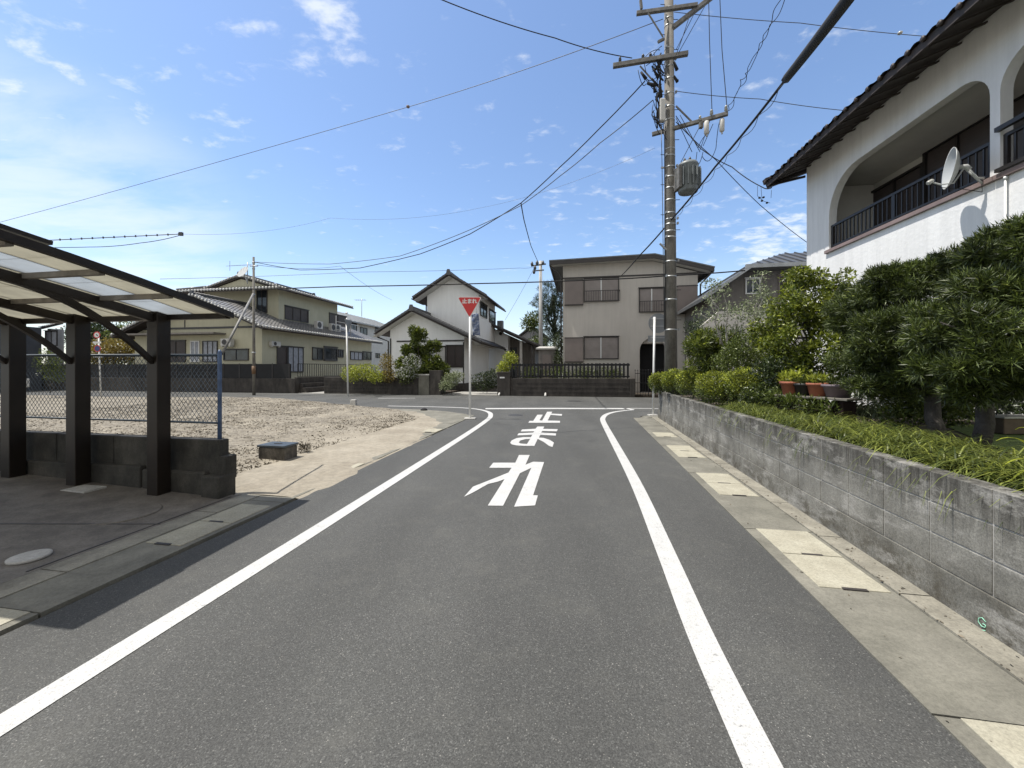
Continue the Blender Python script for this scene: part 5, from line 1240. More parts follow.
mb = MB(); fbox(mb, fe, .13, .30, -1.297, -.163, LEDGE-.44, ATOP+.05); fbox(mb, fe, 4.19, 4.27, -1.297, -.163, LEDGE-.44, ATOP+.05) if 0 else None; mb.build('balcony_side', 'stuccogrey', E)
# shuttered windows on the balcony wall
fw = Fr(Vector((eo.x-en.x*1.30, eo.y-en.y*1.30)), eax, en)
def on_Ew(px, py): return on_E(px, py, -1.30)
aw, zw = on_Ew(871, 193); aw2, zw2 = on_Ew(926, 156); aw3, zw3 = on_Ew(989, 113)
window(fw, aw, aw2, LEDGE-.3, zw, E, pane='darkshutter', frame='brownrail', mull=1, hood=False); window(fw, aw2+.003, aw3+1.5, LEDGE-.44, (zw2+zw3)/2+.02, E, pane='darkshutter', frame='brownrail', mull=3, hood=False)
window(fw, aw3+1.9, aw3+5.0, LEDGE-.44, (zw2+zw3)/2, E, pane='darkshutter', frame='brownrail', mull=2, hood=False)
mb = MB(); fbox(mb, fw, aw-1.0, aw-.35, .003, .2, LEDGE-.2, LEDGE+.35); mb.build('balcony_cabinet', 'brownrail', E)
# ledge trim + railings
for (a0, a1) in ((.72, 4.24), (4.245, 7.65), (7.68, 9.7)):
    mb = MB(); fbox(mb, fe, a0, a1, -.15, .05, LEDGE-.075, LEDGE-.002); mb.build('ledge', 'ledge', E, bevel=.006)
rt_ = on_E(832.5, 224)[1]
def erail(a0, a1, out, zt):
    mb = MB(); fbox(mb, fe, a0, a1, out-.025, out+.025, zt-.045, zt); fbox(mb, fe, a0, a1, out-.02, out+.02, LEDGE+.05, LEDGE+.085)
    n = int((a1-a0)/.105)
    for i in range(n+1): a = a0+.01+(a1-a0-.02)*i/n; fbox(mb, fe, a-.010, a+.010, out-.010, out+.010, LEDGE+.085, zt-.045)
    for t in range(3): a = a0+(a1-a0)*(t/2)*.996+.004; fbox(mb, fe, a-.03, a+.03, out-.022, out+.022, LEDGE+.003, zt-.003)
    mb.build('railing', 'brownrail', E)
erail(.84, 4.14, -.06, rt_); erail(4.31, 7.58, -.06, rt_+.0); 
mb = MB(); fbox(mb, fe, 4.30, 7.6, .02, .08, rt_+.03, rt_+.09); fbox(mb, fe, 4.30, 7.6, .02, .08, LEDGE+.01, LEDGE+.06); mb.build('outer_rail', 'brownrail', E)
# vertical conduit on the wall
a, _ = on_E(1008, 200); mb = MB(); mb.tube([fe.pt(a, .03, .8), fe.pt(a, .03, LEDGE-.09)], .013, 8); mb.tube([fe.pt(a, .03, LEDGE-.12), fe.pt(a, .03, LEDGE-.08)], .02, 8); mb.build('conduit', 'whitemetal', E)
# roof: tiled slope rising away from the road, deep eave
ev = .78; zE = 6.30; run = 5.6; rise = .36*run
A0, A1 = -.30, 10.9
mb = MB(); slabroof(mb, [fe.pt(A0, ev, zE), fe.pt(A1, ev, zE), fe.pt(A1, ev-run, zE+rise), fe.pt(A0, ev-run, zE+rise)], .05)
o = mb.build('roof', 'eave', E)
mb = MB()
k = A0+.1
while k < A1: mb.bar(fe.pt(k, ev-.06, zE-.075), fe.pt(k, -.16, zE-.075+.36*(ev+.1)), .04, .025); k += .36
mb.bar(fe.pt(A0, ev-.01, zE-.03), fe.pt(A1, ev-.01, zE-.03), .03, .13); mb.bar(fe.pt(A0+.03, ev, zE-.06), fe.pt(A0+.03, ev-run, zE-.06+rise), .12, .14)
mb.build('rafter_tails', 'eave', o)
mb = MB(); corr(mb, fe.pt(A0, ev+.04, zE+.005), fe.pt(A1, ev+.04, zE+.005), fe.pt(A1, ev-run, zE+rise+.01), fe.pt(A0, ev-run, zE+rise+.01), pitch=.26, row=.25, amp=.03, seg=8)
k = A0
while k < A1:
    c = fe.pt(k, ev+.05, zE+.035); mb.lathe(c, [(.038, -.05), (.042, 0), (.02, .012)], 10, axis=fe.n); k += .26
for i in range(20): mb.bar(fe.pt(A0-.02, ev-.28*i+.04, zE+.06+.36*.28*i), fe.pt(A0-.02, ev-.28*(i+1)+.02, zE+.05+.36*.28*(i+1)), .17, .12)
mb.build('roof_tiles', 'rooftile', o, normals=False)
mb = MB(); mb.bar(fe.pt(-.02, .02, 6.30), fe.pt(-.22, .72, 6.22), .04, .05); mb.build('eave_strut', 'brownrail', o)
# satellite dish on a pillar bracket
ds = thing('satellite_dish', on_pt := fe.pt(*[on_E(985, 172)[0], .06, on_E(985, 172)[1]]), 'grey satellite dish on a bracket at the white arched balcony', 'satellite dish')
c = at(954, 168, 5.72); ax_ = Vector((-.80, .55, .10)).normalized()
mb = MB(); mb.lathe(c, [(.02, -.045), (.13, -.030), (.22, .005), (.28, .045), (.285, .055), (.275, .050), (.21, .012), (.12, -.02), (.01, -.035)], 32, axis=ax_, close=False); mb.build('reflector', 'dish', ds)
pl = fe.pt(on_E(986, 176)[0], .03, on_E(986, 178)[1])
lnb = at(930, 182, 5.75)
mb = MB(); mb.tube([c-ax_*.05, c-ax_*.12, c-ax_*.14+Vector((.02,0,-.05))], .035, 8); mb.tube([c-ax_*.12, pl+Vector((-.1,0,0)), pl], .018, 8); mb.tube([c-ax_*.13+Vector((0,0,-.06)), pl+Vector((0,0,-.09))], .013, 8); mb.tube([c-ax_*.1+Vector((0,0,-.02)), c+Vector((-.03,-.02,-.23)), c+(lnb-c)*.55+Vector((0,0,-.13)), lnb], .011, 8); mb.build('mount_arm', 'dish', ds)
mb = MB(); d_ = (c-lnb).normalized(); mb.lathe(lnb-d_*.04, [(.022,0),(.03,.02),(.03,.07),(.02,.085)], 14, axis=d_); mb.build('receiver_head', 'porcelain', ds)
mb = MB(); mb.tube([lnb, lnb+Vector((.12,0,-.08)), c+Vector((.05,0,-.30)), pl+Vector((-.02,0,-.2)), pl+Vector((.0,.02,-.05))], .005, 5); mb.build('lead', 'cable', ds)
# ================================================================ CONCRETE UTILITY POLE
YP = 11.6
pb = at(671, 400, YP); pb.z = .7
UP = thing('utility_pole', pb, 'tall concrete utility pole with crossarms and a transformer rising behind the sign post', 'utility pole')
def pol(y): return Vector(((671-CX)/F*YP - (369-y)/369*.065, YP, H+(369-y)/F*YP))
topz = pol(-60)
mb = MB(); mb.tube([Vector((pb.x+.01, YP, 0)), topz], [.185, .118], 20); mb.build('shaft', 'pole', UP)
mb = MB()
def prad(z): return .185-.067*z/topz.z
for y in (10, 20, 27, 50, 62, 68, 80, 95, 108, 121, 150, 157, 168, 178, 189, 201, 214, 220, 225, 232, 238, 262, 277, 300, 330):
    c = pol(y); r = prad(c.z)+.006; mb.tube([c-Vector((0,0,.018)), c+Vector((0,0,.018))], r, 18)
    if random.random() < .75: s_ = random.choice([-1, 1]); mb.box(c.x+s_*r-.02, c.x+s_*r+.02, c.y-r-.02, c.y-r+.05, c.z-.03, c.z+.03)
mb.build('steel_bands', 'alu', UP)
mb = MB()
for i, y in enumerate(range(5, 330, 15)):
    c = pol(y); s_ = 1 if i % 2 else -1; mb.tube([c, c+Vector((s_*(prad(c.z)+.13), -.02, 0))], .009, 6)
mb.build('step_bolts', 'iron', UP)
def arm(p, q, Yp, Yq, w=.09, h=.09, name='crossarm'):
    a = at(*p, Yp); b = at(*q, Yq); mb = MB(); mb.bar(a, b, w, h); mb.build(name, 'xarm', UP, bevel=.006); return a, b
FR = YP-.17
a1 = arm((636.5, 13.5), (697.5, 5), FR+.17, FR-.20, .10, .10)
a2 = arm((613, 66), (688, 53.5), FR+.20, FR-.21, .11, .12)
a3 = arm((652, 134.5), (728, 113.5), FR+.30, FR-.50, .10, .10)
a4 = arm((673, 27.5), (716, -6), FR, FR-.25, .12, .11, 'arm_brace')
arm((648, 13), (663, 37), FR, FR, .035, .035, 'arm_brace'); arm((640, 66), (663, 92), FR+.05, FR, .035, .035, 'arm_brace'); arm((676, 106), (694, 124), FR, FR-.1, .04, .04, 'arm_brace')
arm((658, 42), (664, 39), FR, FR, .07, .07, 'arm_brace')
arm((640.5, 0), (641.5, 9), FR+.1, FR+.1, .07, .07, 'arm_brace')
# insulators
def insul(px, py, Y, s=1.0, down=False, mat='porcelain', name='insulator'):
    c = at(px, py, Y); d = -1 if down else 1; mb = MB()
    mb.lathe(c, [(.012, 0), (.012, .03*s*d), (.055*s, .035*s*d), (.03*s, .07*s*d), (.055*s, .08*s*d), (.028*s, .12*s*d), (.05*s, .13*s*d), (.022*s, .19*s*d)], 12); mb.build(name, mat, UP)
insul(711.5, 115.5, FR-.38, .9); insul(726, 111.5, FR-.5, .9); insul(700, 121, FR-.3, .8)
insul(643, 60, FR+.1, .9, mat='cablegrey'); insul(650.5, 59, FR+.1, .9, mat='cablegrey'); insul(620, 62, FR+.15, .8, mat='cablegrey')
# cut-out fuses under the third arm
for px in (706.5, 722):
    a = at(px, 118.5 if px > 710 else 121, FR-.42); mb = MB(); mb.lathe(a-Vector((0,0,.38)), [(.035, 0), (.065, .03), (.068, .33), (.05, .37)], 14); mb.lathe(a-Vector((0,0,.44)), [(.02,0),(.02,.06)], 8); mb.build('fuse_cutout', 'plastic', UP)
mb = MB(); a = at(701, 124, FR-.35); mb.box(a.x-.05, a.x+.05, a.y-.05, a.y+.05, a.z-.12, a.z+.04); mb.build('fuse_cutout', 'xarm', UP, bevel=.01)
# transformer
tc = at(688, 193, FR-.15); tc.z = at(688, 193, FR-.15).z
tr_ = MB(); hh = at(0,162,FR).z-at(0,193,FR).z
tr_.lathe(tc, [(.02, 0), (.25, .01), (.27, .05), (.27, hh*.80), (.285, hh*.82), (.285, hh*.86), (.25, hh*.93), (.08, hh*.98)], 24); tro = tr_.build('transformer', 'tank', UP)
mb = MB()
for k in range(16):
    a = 2*math.pi*k/16; d = Vector((math.cos(a), math.sin(a), 0)); mb.bar(tc+d*.315+Vector((0,0,hh*.15)), tc+d*.315+Vector((0,0,hh*.72)), .02, .07, up=d)
mb.build('cooling_fins', 'tank', tro)
mb = MB()
for dx, dy in ((-.12, -.05), (.0, -.12), (.12, .02), (.2, .1)): mb.lathe(tc+Vector((dx, dy, hh*.92)), [(.03,0),(.045,.03),(.025,.06),(.04,.08),(.018,.14)], 10)
mb.build('bushings', 'cablegrey', tro)
mb = MB(); mb.bar(tc+Vector((-.25,.05,hh*.75)), pol(170), .07, .07); mb.bar(tc+Vector((-.25,.05,hh*.2)), pol(187), .07, .07); mb.box(tc.x-.34, tc.x-.26, tc.y-.2, tc.y+.2, tc.z+.1, tc.z+hh*.8); mb.build('transformer_bracket', 'xarm', UP)
# cable joint cluster on the left of the pole
mb = MB()
for (a, b, r) in (((641,72),(646,79),.05), ((647,83),(656,86),.06), ((655,70),(661,62),.045), ((652,66),(658,78),.04), ((656,100),(658,94),.05), ((659,108),(659.5,116),.06), ((660,82),(661,97),.05), ((674,62),(677,70),.05), ((674,76),(677.5,82),.045), ((654,86),(655,92),.05)):
    mb.tube([at(*a, FR), at(*b, FR)], [r*.6, r], 8)
mb.build('joint_closures', 'cable', UP)
mb = MB(); c = at(662, 112, FR-.02); mb.box(c.x-.09, c.x+.07, c.y-.1, c.y+.06, c.z-.3, c.z+.35); mb.build('junction_box', 'plastic', UP, bevel=.03)
def hang(pts, sag=0.0, n=10):
    out = []
    for a, b in zip(pts, pts[1:]):
        for i in range(n):
            t = i/n; p = Vector(a).lerp(Vector(b), t); p.z -= sag*4*t*(1-t); out.append(p)
    return out+[Vector(pts[-1])]
mb = MB()
def loose(a, b, sag, r=.010, Y=None):
    Y = Y or FR; mb.tube(hang([at(*a, Y), at(*b, Y)], sag, 8), r, 5)
for a, b, s_ in (((643,58),(646,72),.0), ((650.5,57),(655,70),-.05), ((641,72),(660,72),.25), ((645,76),(662,84),.15), ((638,70),(646,84),.2), ((646,66),(661,60),-.05), ((648,82),(663,92),.12), ((653,100),(662,118),.1), ((656,92),(661,122),.0), ((660,62),(661,110),-.1), ((655,96),(663,104),.12),
                 ((643,60),(660,50),-.1), ((650,60),(662,46),-.05), ((652,71),(663,60),.1), ((646,80),(660,74),.2), ((659,96),(664,130),.05)):
    loose(a, b, s_)
for a, b, s_ in (((697,8),(676,50),.0), ((690,14),(674,60),.05), ((706,4),(679,52),.0), ((711,117),(700,150),.0), ((722,124),(716,148),-.35), ((716,148),(702,156),.25), ((706,135),(698,148),-.05), ((700,126),(681,162),.0), ((713,124),(703,146),.0), ((676,118),(692,152),.0), ((680,115),(700,152),.0), ((697,152),(691,164),.3), ((703,152),(697,165),.1), ((660,120),(667,140),.1)):
    loose(a, b, s_, .009, FR-.25)
mb.build('jumper_cables', 'cable', UP, normals=False)
mb = MB()
for k in range(34):
    y0 = random.uniform(52, 118); y1 = y0+random.uniform(6, 24); x0 = random.uniform(652, 663); c0_ = at(x0, y0, FR-random.uniform(0, .06)); c1_ = at(random.uniform(656, 666), y1, FR-random.uniform(0, .06)); mid = (c0_+c1_)/2+Vector((random.uniform(-.22, .05), random.uniform(-.1, 0), random.uniform(-.12, .1)))
    mb.tube([(1-t)**2*c0_+2*t*(1-t)*mid+t*t*c1_ for t in [i/7 for i in range(8)]], random.choice([.010, .014, .022]), 6)
mb.build('cable_loops', 'cable', UP, normals=False)
mb = MB(); mb.tube([pol(118)+Vector((-.26,-.02,0)), pol(160)+Vector((-.24,-.02,0)), pol(250)+Vector((-.22,-.02,0)), pol(330)+Vector((-.2,-.02,0))], .010, 6)
mb.tube([pol(125)+Vector((-.17,-.05,0)), pol(330)+Vector((-.19,-.05,0))], .014, 6); mb.build('down_lead', 'cablegrey', UP)
mb = MB(); mb.tube([pol(168)+Vector((-.27,-.02,0)), pol(168)+Vector((-.1,-.02,0))], .03, 8); mb.build('lead_clamp', 'alu', UP); mb = MB(); mb.bar(pol(246)+Vector((-.33,-.05,.06)), pol(251)+Vector((-.12,-.05,0)), .05, .04); mb.build('lead_clamp', 'alu', UP)

# far pole in the gap
fb = at(541, 380, 33.0); fb.z = 0; P2 = thing('utility_pole', fb, 'slim distant utility pole with a cluttered top in the gap beside the pine', 'utility pole')
mb = MB(); mb.tube([fb, at(540.5, 261, 33)], [.19, .13], 12); mb.build('shaft', M_concrete('light_pole', (.38,.38,.37), (.46,.46,.45), 3, .15), P2)
mb = MB(); mb.bar(at(531, 266, 32.8), at(546, 264, 32.8), .1); mb.bar(at(533, 271, 32.8), at(544, 270, 32.8), .09); mb.build('crossarm', 'xarm', P2)
for px, py in ((532,264),(535,268),(537,263),(534,272),(543,263)):
    mb = MB(); mb.lathe(at(px, py, 32.7), [(.08,-.15),(.13,0),(.05,.2)], 8); mb.build('insulator', 'cablegrey', P2)

# ================================================================ WIRES
def wire(label, pts, r, sag=0.0, mat='cable', name='power_line', cat='power line', n=14, extra=None):
    mb = MB(); mb.tube(hang(pts, sag, n), r, 6)
    o = mb.build(name, mat, loc=pts[0], normals=False); return tag(o, label, cat)
wire('thin wire falling from the pole top leftwards across the sky to the left edge', [at(663, 19, FR), at(408, 107, 16), at(-60, 238, 24)], .010, .10, 'cablegrey')
mb = MB(); c = at(408, 107, 16); mb.lathe(c-Vector((0,0,.05)), [(.02,0),(.07,.04),(.07,.09),(.02,.12)], 10); tag(mb.build('wire_marker', 'ledge'), 'small brown clamp on the long thin wire in the left sky', 'wire clamp')
wire('dark wire leaving the upper crossarm towards the top edge of the picture', [at(632, 58, FR), at(555, 38, 11), at(440, -1, 10), at(330, -46, 9)], .013, .06)
p1 = at(645, 81, FR); p2 = at(653, 100, FR)
wire('upper of two cables curving from the joint cluster down to the thin street pole', [p1, at(598, 130, 12.5), at(560, 167, 13.5), at(521, 203, 14.8), at(470, 234, 16.6), at(420, 254, 18.5), at(360, 268, 20.3), at(300, 270, 21.6), at(254, 262, 22.3)], .017, .02, n=5)
wire('lower of two cables curving from the pole down to the thin street pole', [p2, at(600, 143, 12.6), at(560, 176, 13.5), at(520, 206, 14.8), at(460, 234, 16.6), at(400, 256, 18.7), at(330, 264, 20.8), at(255, 262, 22.3)], .013, .03, 'cablegrey', n=5)
wire('cable dropping steeply from the curved pair to the slim distant pole', [at(521, 203, 14.8), at(524, 220, 18), at(531, 246, 25), at(539, 264, 32.8)], .022, .02, n=5)
wire('thick dark cable running level across the cross street before the rooftops', [at(250, 289, 22.3), at(340, 286.5, 20.5), at(480, 283.5, 18.5), at(600, 279.5, 17.3), at(664, 276, 16.8), at(745, 270.5, 16.5)], .028, .02, n=6)
wire('very thin wire above the level street cable over the white house roof', [at(160, 279, 24), at(360, 272, 26), at(520, 268, 30), at(534, 267, 32.7)], .012, .05, 'cablegrey')
wire('thin wire from the pole top running right above the white house roof', [at(674, 12, FR), at(800, 23, FR), at(935, 37, FR+.2), at(1100, 52, FR+.6)], .009, .03, 'cablegrey')
mb = MB(); c = at(900, 33, FR+.15); mb.lathe(c-Vector((0,0,.05)), [(.02,0),(.06,.03),(.06,.07),(.02,.1)], 10); tag(mb.build('wire_marker', 'porcelain'), 'small pale clamp on the thin wire above the brown tiled roof', 'wire clamp')
wire('thin wire running right from below the pole cable joints to the tiled roof', [at(675, 91, FR), at(760, 99, FR), at(850, 111, FR), at(1000, 130, FR)], .009, .03, 'cablegrey')
# main telephone bundle parallel to the road, passing the pole
a0 = on_v(621, 276, 23.4); a = R(a0[0], 23.4, a0[1]); b = at(672, 219, YP-.2)
d = Vector((DR.x, DR.y, 0)); near = at(850, -4, 4.0); thick0 = at(786, 79, 6.3)
wire('cable bundle from the beige house past the pole to the thick black sleeve', [a, at(640, 255, 15), b, at(715, 167, 9.4), thick0], .024, .03, n=6, name='cable_bundle')
wire('thick black sleeved cable overhead at the top of the picture', [thick0, near, near+(near-thick0)*2.2+Vector((0,0,.4))], .068, .01, name='cable_bundle')
mb = MB(); pts = [b, at(715, 169.5, 9.4), thick0]; q = hang(pts, .05, 30); prev = None
for i, p in enumerate(q):
    mb.v.append(p)
mb = MB(); mb.tube([p+Vector((.035*math.cos(i*.9), 0, -.05+.03*math.sin(i*.9))) for i, p in enumerate(q)], .006, 5); tag(mb.build('spiral_hanger', 'cablegrey', loc=b, normals=False), 'thin spiral hanger wire wound below the cable bundle right of the pole', 'hanger wire')
# two twisted low voltage lines rising right
lv0, lv1 = at(728, 111, FR-.5), at(784, -3, 8.2)
for k, lb in enumerate(('left strand of the twisted wire pair rising from the third crossarm', 'right strand of the twisted wire pair rising from the third crossarm')):
    pts = []
    for i in range(220):
        t = i/219*1.6; p = lv0.lerp(lv1, t); ph = t*30+k*3.14+math.sin(t*17)*1.2; am = .035+.02*math.sin(t*23); pts.append(p+Vector((am*math.cos(ph)+(k-.5)*.04, 0, am*math.sin(ph))))
    mb = MB(); mb.tube(pts, .008, 5); tag(mb.build('power_line', 'cable', loc=pts[0], normals=False), lb, 'power line')
wire('left of two upright wires rising from the third crossarm insulators', [at(712, 112, FR-.4), at(709.5, 40, FR-.45), at(708.5, -10, FR-.5), at(708, -40, FR-.5)], .010, 0)
wire('right of two upright wires rising from the third crossarm insulators', [at(727, 108, FR-.5), at(722, 50, FR-.55), at(719.5, -10, FR-.6), at(718, -40, FR-.6)], .010, 0)
wire('service wire from the pole to the corner of the white house eave', [at(676, 116, FR), at(700, 148, 11), at(732, 167, 10.7), at(762, 187, 10.1), at(772, 187.5, 9.95)], .012, .04, n=6)
wire('long thin wire from the pole down to the grey brown house behind the trees', [at(676, 122, FR), at(716, 160, 12.4), at(760, 205, 14), at(805, 241, 16), at(840, 262, 17.5)], .012, .03, n=6)
mb = MB()
for px, py in ((759.5, 198), (763.5, 197.5), (762, 201), (767, 203)): mb.lathe(at(px, py, 10.1)-Vector((0,0,.02)), [(.01,0),(.03,.015),(.03,.035),(.01,.05)], 8)
mb.tube([at(757.5, 186, 10.1), at(757.5, 196, 10.1), at(763, 201, 10.1), at(770, 203, 10.1)], .005, 5); mb.tube([at(761, 187, 10.1), at(762, 200, 10.1)], .005, 5); mb.tube([at(771.5, 190, 9.95), at(771, 198, 10.0)], .005, 5)
tag(mb.build('wire_connector', 'cable', normals=False), 'cluster of small connectors hanging from the service wire at the eave corner', 'connector')
wire('upper insulated cable end with spacers in the left sky above the carport', [at(-20, 243, 11.5), at(55, 240, 11.5), at(181, 234, 11.5)], .012, .0, 'cablegrey')
wire('sagging lower cable joined to the cable end in the left sky', [at(-20, 246, 11.5), at(90, 247, 11.5), at(140, 243, 11.5), at(181, 235, 11.5)], .009, .03, 'cablegrey')
wire('very faint wire running right from the cable end in the left sky', [at(181, 234, 11.5), at(330, 218, 14), at(480, 208, 15), at(655, 148, YP)], .0035, .2, 'cablegrey')
mb = MB()
for i in range(12): c = at(60+i*10.8, 239.6-i*.5, 11.5); mb.box(c.x-.012, c.x+.012, c.y-.012, c.y+.012, c.z-.03, c.z+.03)
c = at(181, 234, 11.5); mb.box(c.x-.05, c.x+.05, c.y-.03, c.y+.03, c.z-.05, c.z+.05)
tag(mb.build('wire_spacer', 'cablegrey'), 'row of small spacers and an end clamp on the cable end in the left sky', 'wire spacers')
wire('faint wire from the thin street pole to the white building behind the garden wall', [at(257, 265, 22.2), at(340, 266, 30), at(392, 300, 45)], .012, .2, 'cablegrey')
wire('faint diagonal wire from the slim distant pole down to the white house roof', [at(534, 268, 32.8), at(505, 320, 33.2)], .012, .1, 'cablegrey')

# ================================================================ VEGETATION
def ell(px, py, Y, rx, ry, rz):  c = at(px, py, Y); return (c.x, c.y, c.z, rx, ry, rz)
def gbase(px, Y, z): c = at(px, 300, Y); return Vector((c.x, c.y, z))
# podocarpus: cloud-pruned layered crown of narrow leaves
Yp = 4.35
B1 = [ell(868, 326, 5.3, .36, .45, .22), ell(880, 302, 5.0, .40, .45, .20), ell(908, 288, 4.7, .46, .5, .21), ell(948, 278, 4.4, .40, .45, .20), ell(982, 262, 4.2, .32, .4, .17), ell(855, 300, 5.4, .26, .3, .18),
      ell(862, 362, 4.9, .36, .40, .18), ell(895, 340, 4.5, .48, .5, .22), ell(940, 318, 4.2, .45, .5, .22), ell(880, 388, 4.6, .34, .4, .13), ell(925, 375, 4.3, .38, .4, .16), ell(880, 335, 5.5, .35, .4, .3), ell(925, 345, 4.9, .5, .4, .25)]
plant('podocarpus_tree', gbase(941, 4.15, .74), B1, 'leaf_podo', 12000, .08, .009, 'large dark narrow-leaved tree with a thick trunk standing behind the grassy wall top', 'tree', trunk=.075, kind='shoots', k=14, shell=.30, trunk_to=at(925, 330, 4.5), extra=('new_and_lit_shoots', 'leaf_lit_tip', 5000, .075, .008), cl=9)  # the extra tufts carry top light as brighter leaf colour
B2 = [ell(1012, 254, 3.7, .28, .4, .18), ell(1045, 240, 3.6, .35, .4, .25), ell(1000, 285, 3.55, .34, .4, .20), ell(970, 335, 3.3, .30, .35, .17), ell(1035, 300, 3.4, .4, .4, .28), ell(1010, 350, 3.15, .34, .35, .17), ell(955, 368, 3.4, .24, .3, .12), ell(1050, 370, 3.1, .3, .3, .2), ell(1000, 385, 3.5, .35, .35, .12), ell(1060, 270, 3.5, .4, .4, .3)]
plant('podocarpus_tree', gbase(980, 3.75, .74), B2, 'leaf_podo', 8500, .09, .010, 'nearer narrow-leaved tree with pale lit leaf tufts at the right edge', 'tree', trunk=.07, kind='shoots', k=14, shell=.30, trunk_to=at(1000, 320, 3.7), extra=('new_and_lit_shoots', 'leaf_lit_tip', 4500, .085, .009), cl=9)
# bright leafy tree beside the house
B3 = [ell(805, 285, 7.0, .38, .38, .34), ell(785, 310, 6.9, .42, .4, .36), ell(822, 315, 6.8, .45, .4, .4), ell(793, 345, 6.6, .48, .4, .36), ell(832, 348, 6.4, .42, .4, .34), ell(812, 372, 6.5, .5, .4, .26), ell(840, 285, 7.2, .28, .3, .24), ell(765, 335, 7.3, .35, .3, .3)]
plant('broadleaf_tree', gbase(808, 6.7, .74), B3, 'leaf_bright', 15000, .070, .032, 'bright green broad-leaved tree in front of the white house corner', 'tree', trunk=.045, up=.1, trunk_to=at(806, 320, 6.9), shell=.35, cl=13)
B3b = [ell(812, 388, 6.1, .4, .35, .2), ell(775, 372, 6.6, .35, .3, .24)]
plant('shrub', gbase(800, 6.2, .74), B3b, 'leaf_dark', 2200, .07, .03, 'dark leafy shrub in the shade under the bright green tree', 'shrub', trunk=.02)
# bare pale branched tree
pt_ = thing('flowering_tree', gbase(738, 9.0, .74), 'sparse tree with pale bare twigs and few light leaves in front of the back house', 'tree')
mb = MB(); base = gbase(738, 9.0, .74); tips = []
for k in range(9):
    t_ = at(random.uniform(700, 772), random.uniform(272, 320), 9.0+random.uniform(-.4, .4)); m_ = base.lerp(t_, .5)+Vector((random.uniform(-.15,.15), random.uniform(-.1,.1), -.05))
    limb(mb, base, m_, .035, .02, 4, .05); limb(mb, m_, t_, .02, .005, 5, .06); tips.append(t_)
    for _ in range(5):
        s_ = m_.lerp(t_, random.random()); q = s_+Vector((random.uniform(-.35,.35), random.uniform(-.3,.3), random.uniform(.05,.4))); limb(mb, s_, q, .008, .003, 3, .08); tips.append(q)
mb.build('trunk', 'palebark', pt_, normals=False)
V, Q = leaves([(t_.x, t_.y, t_.z, .20, .2, .13) for t_ in tips], 2600, .06, .03, up=.1, shell=.5); arrmesh('crown', V, Q, 'leaf_pale', pt_)
# mid shrubs
plant('bamboo_shrub', gbase(702, 9.5, .74), [ell(695, 350, 9.4, .48, .45, .42), ell(718, 345, 9.4, .45, .45, .42), ell(706, 366, 9.2, .55, .4, .38), ell(735, 352, 9.0, .40, .4, .36)], 'leaf_mid', 5200, .13, .026, 'feathery mid-green shrub beside the concrete pole', 'shrub', trunk=.018, up=.0, extra=('new_and_lit_shoots', 'leaf_bright', 2600, .12, .022), cl=7)
plant('round_shrub', gbase(765, 8.0, .74), [ell(752, 352, 8.0, .55, .5, .40), ell(778, 360, 7.8, .45, .45, .34), ell(735, 362, 8.2, .4, .4, .3)], 'leaf_mid', 9000, .045, .022, 'clipped round shrub behind the yellow-green bushes', 'shrub', trunk=.02, shell=.18)
plant('bronze_shrub', gbase(697, 10.6, .74), [ell(694, 330, 10.6, .25, .3, .3), ell(704, 338, 10.4, .3, .3, .3)], 'leaf_dark', 900, .07, .03, 'small dark-leaved shrub top showing against the beige house corner', 'shrub', trunk=.015)
# box bushes along the wall top
def box(px, py, Y, rx, rz, lab, n, mats=('leaf_mid', 'leaf_yel')):
    rz *= 1.22; rx *= 1.08
    c = at(px, py, Y); c.z = max(c.z, .70+rz*.85)
    bl_ = [(c.x+rx*random.uniform(-.7,.7), c.y+rx*random.uniform(-.5,.5), c.z+rz*random.uniform(-.2,.5), rx*.46, rx*.46, rz*.58) for _ in range(6)]+[(c.x, c.y, c.z, rx, rx*.9, rz), (c.x-rx*.4, c.y, c.z+rz*.12, rx*.62, rx*.6, rz*.85), (c.x+rx*.4, c.y-.05, c.z+rz*.08, rx*.6, rx*.6, rz*.85)]
    plant('box_bush', Vector((c.x, c.y, .74)), bl_, mats[0], n, .034, .020, lab, 'bush', 'clipped bushes along the wall top', trunk=.014, shell=.15, extra=('new_and_lit_shoots', mats[1], int(n*.55), .038, .024))
box(660, 384, 11.5, .30, .26, 'farthest clipped bush at the foot of the concrete pole', 3400)
box(676, 383, 10.4, .34, .27, 'yellow-tipped clipped bush just right of the concrete pole', 4600)
box(692, 385, 9.3, .34, .27, 'round clipped bush second in line from the concrete pole', 4600)
box(722, 391, 8.0, .48, .30, 'largest yellow-green clipped bush on the wall top', 8500)
box(752, 391, 7.4, .42, .33, 'tall yellow-green clipped bush left of the terracotta pot', 7600)
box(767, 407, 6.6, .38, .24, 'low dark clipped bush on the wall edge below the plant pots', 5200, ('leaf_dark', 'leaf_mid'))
plant('low_fern', gbase(800, 5.6, .74), [ell(792, 402, 5.55, .16, .12, .09), ell(812, 405, 5.35, .16, .12, .09), ell(830, 408, 5.15, .16, .12, .09), ell(778, 398, 5.9, .16, .14, .12)], 'leaf_mid', 900, .08, .02, 'low dark fern growing in front of the pot shelf', 'fern', trunk=.01, up=.6)
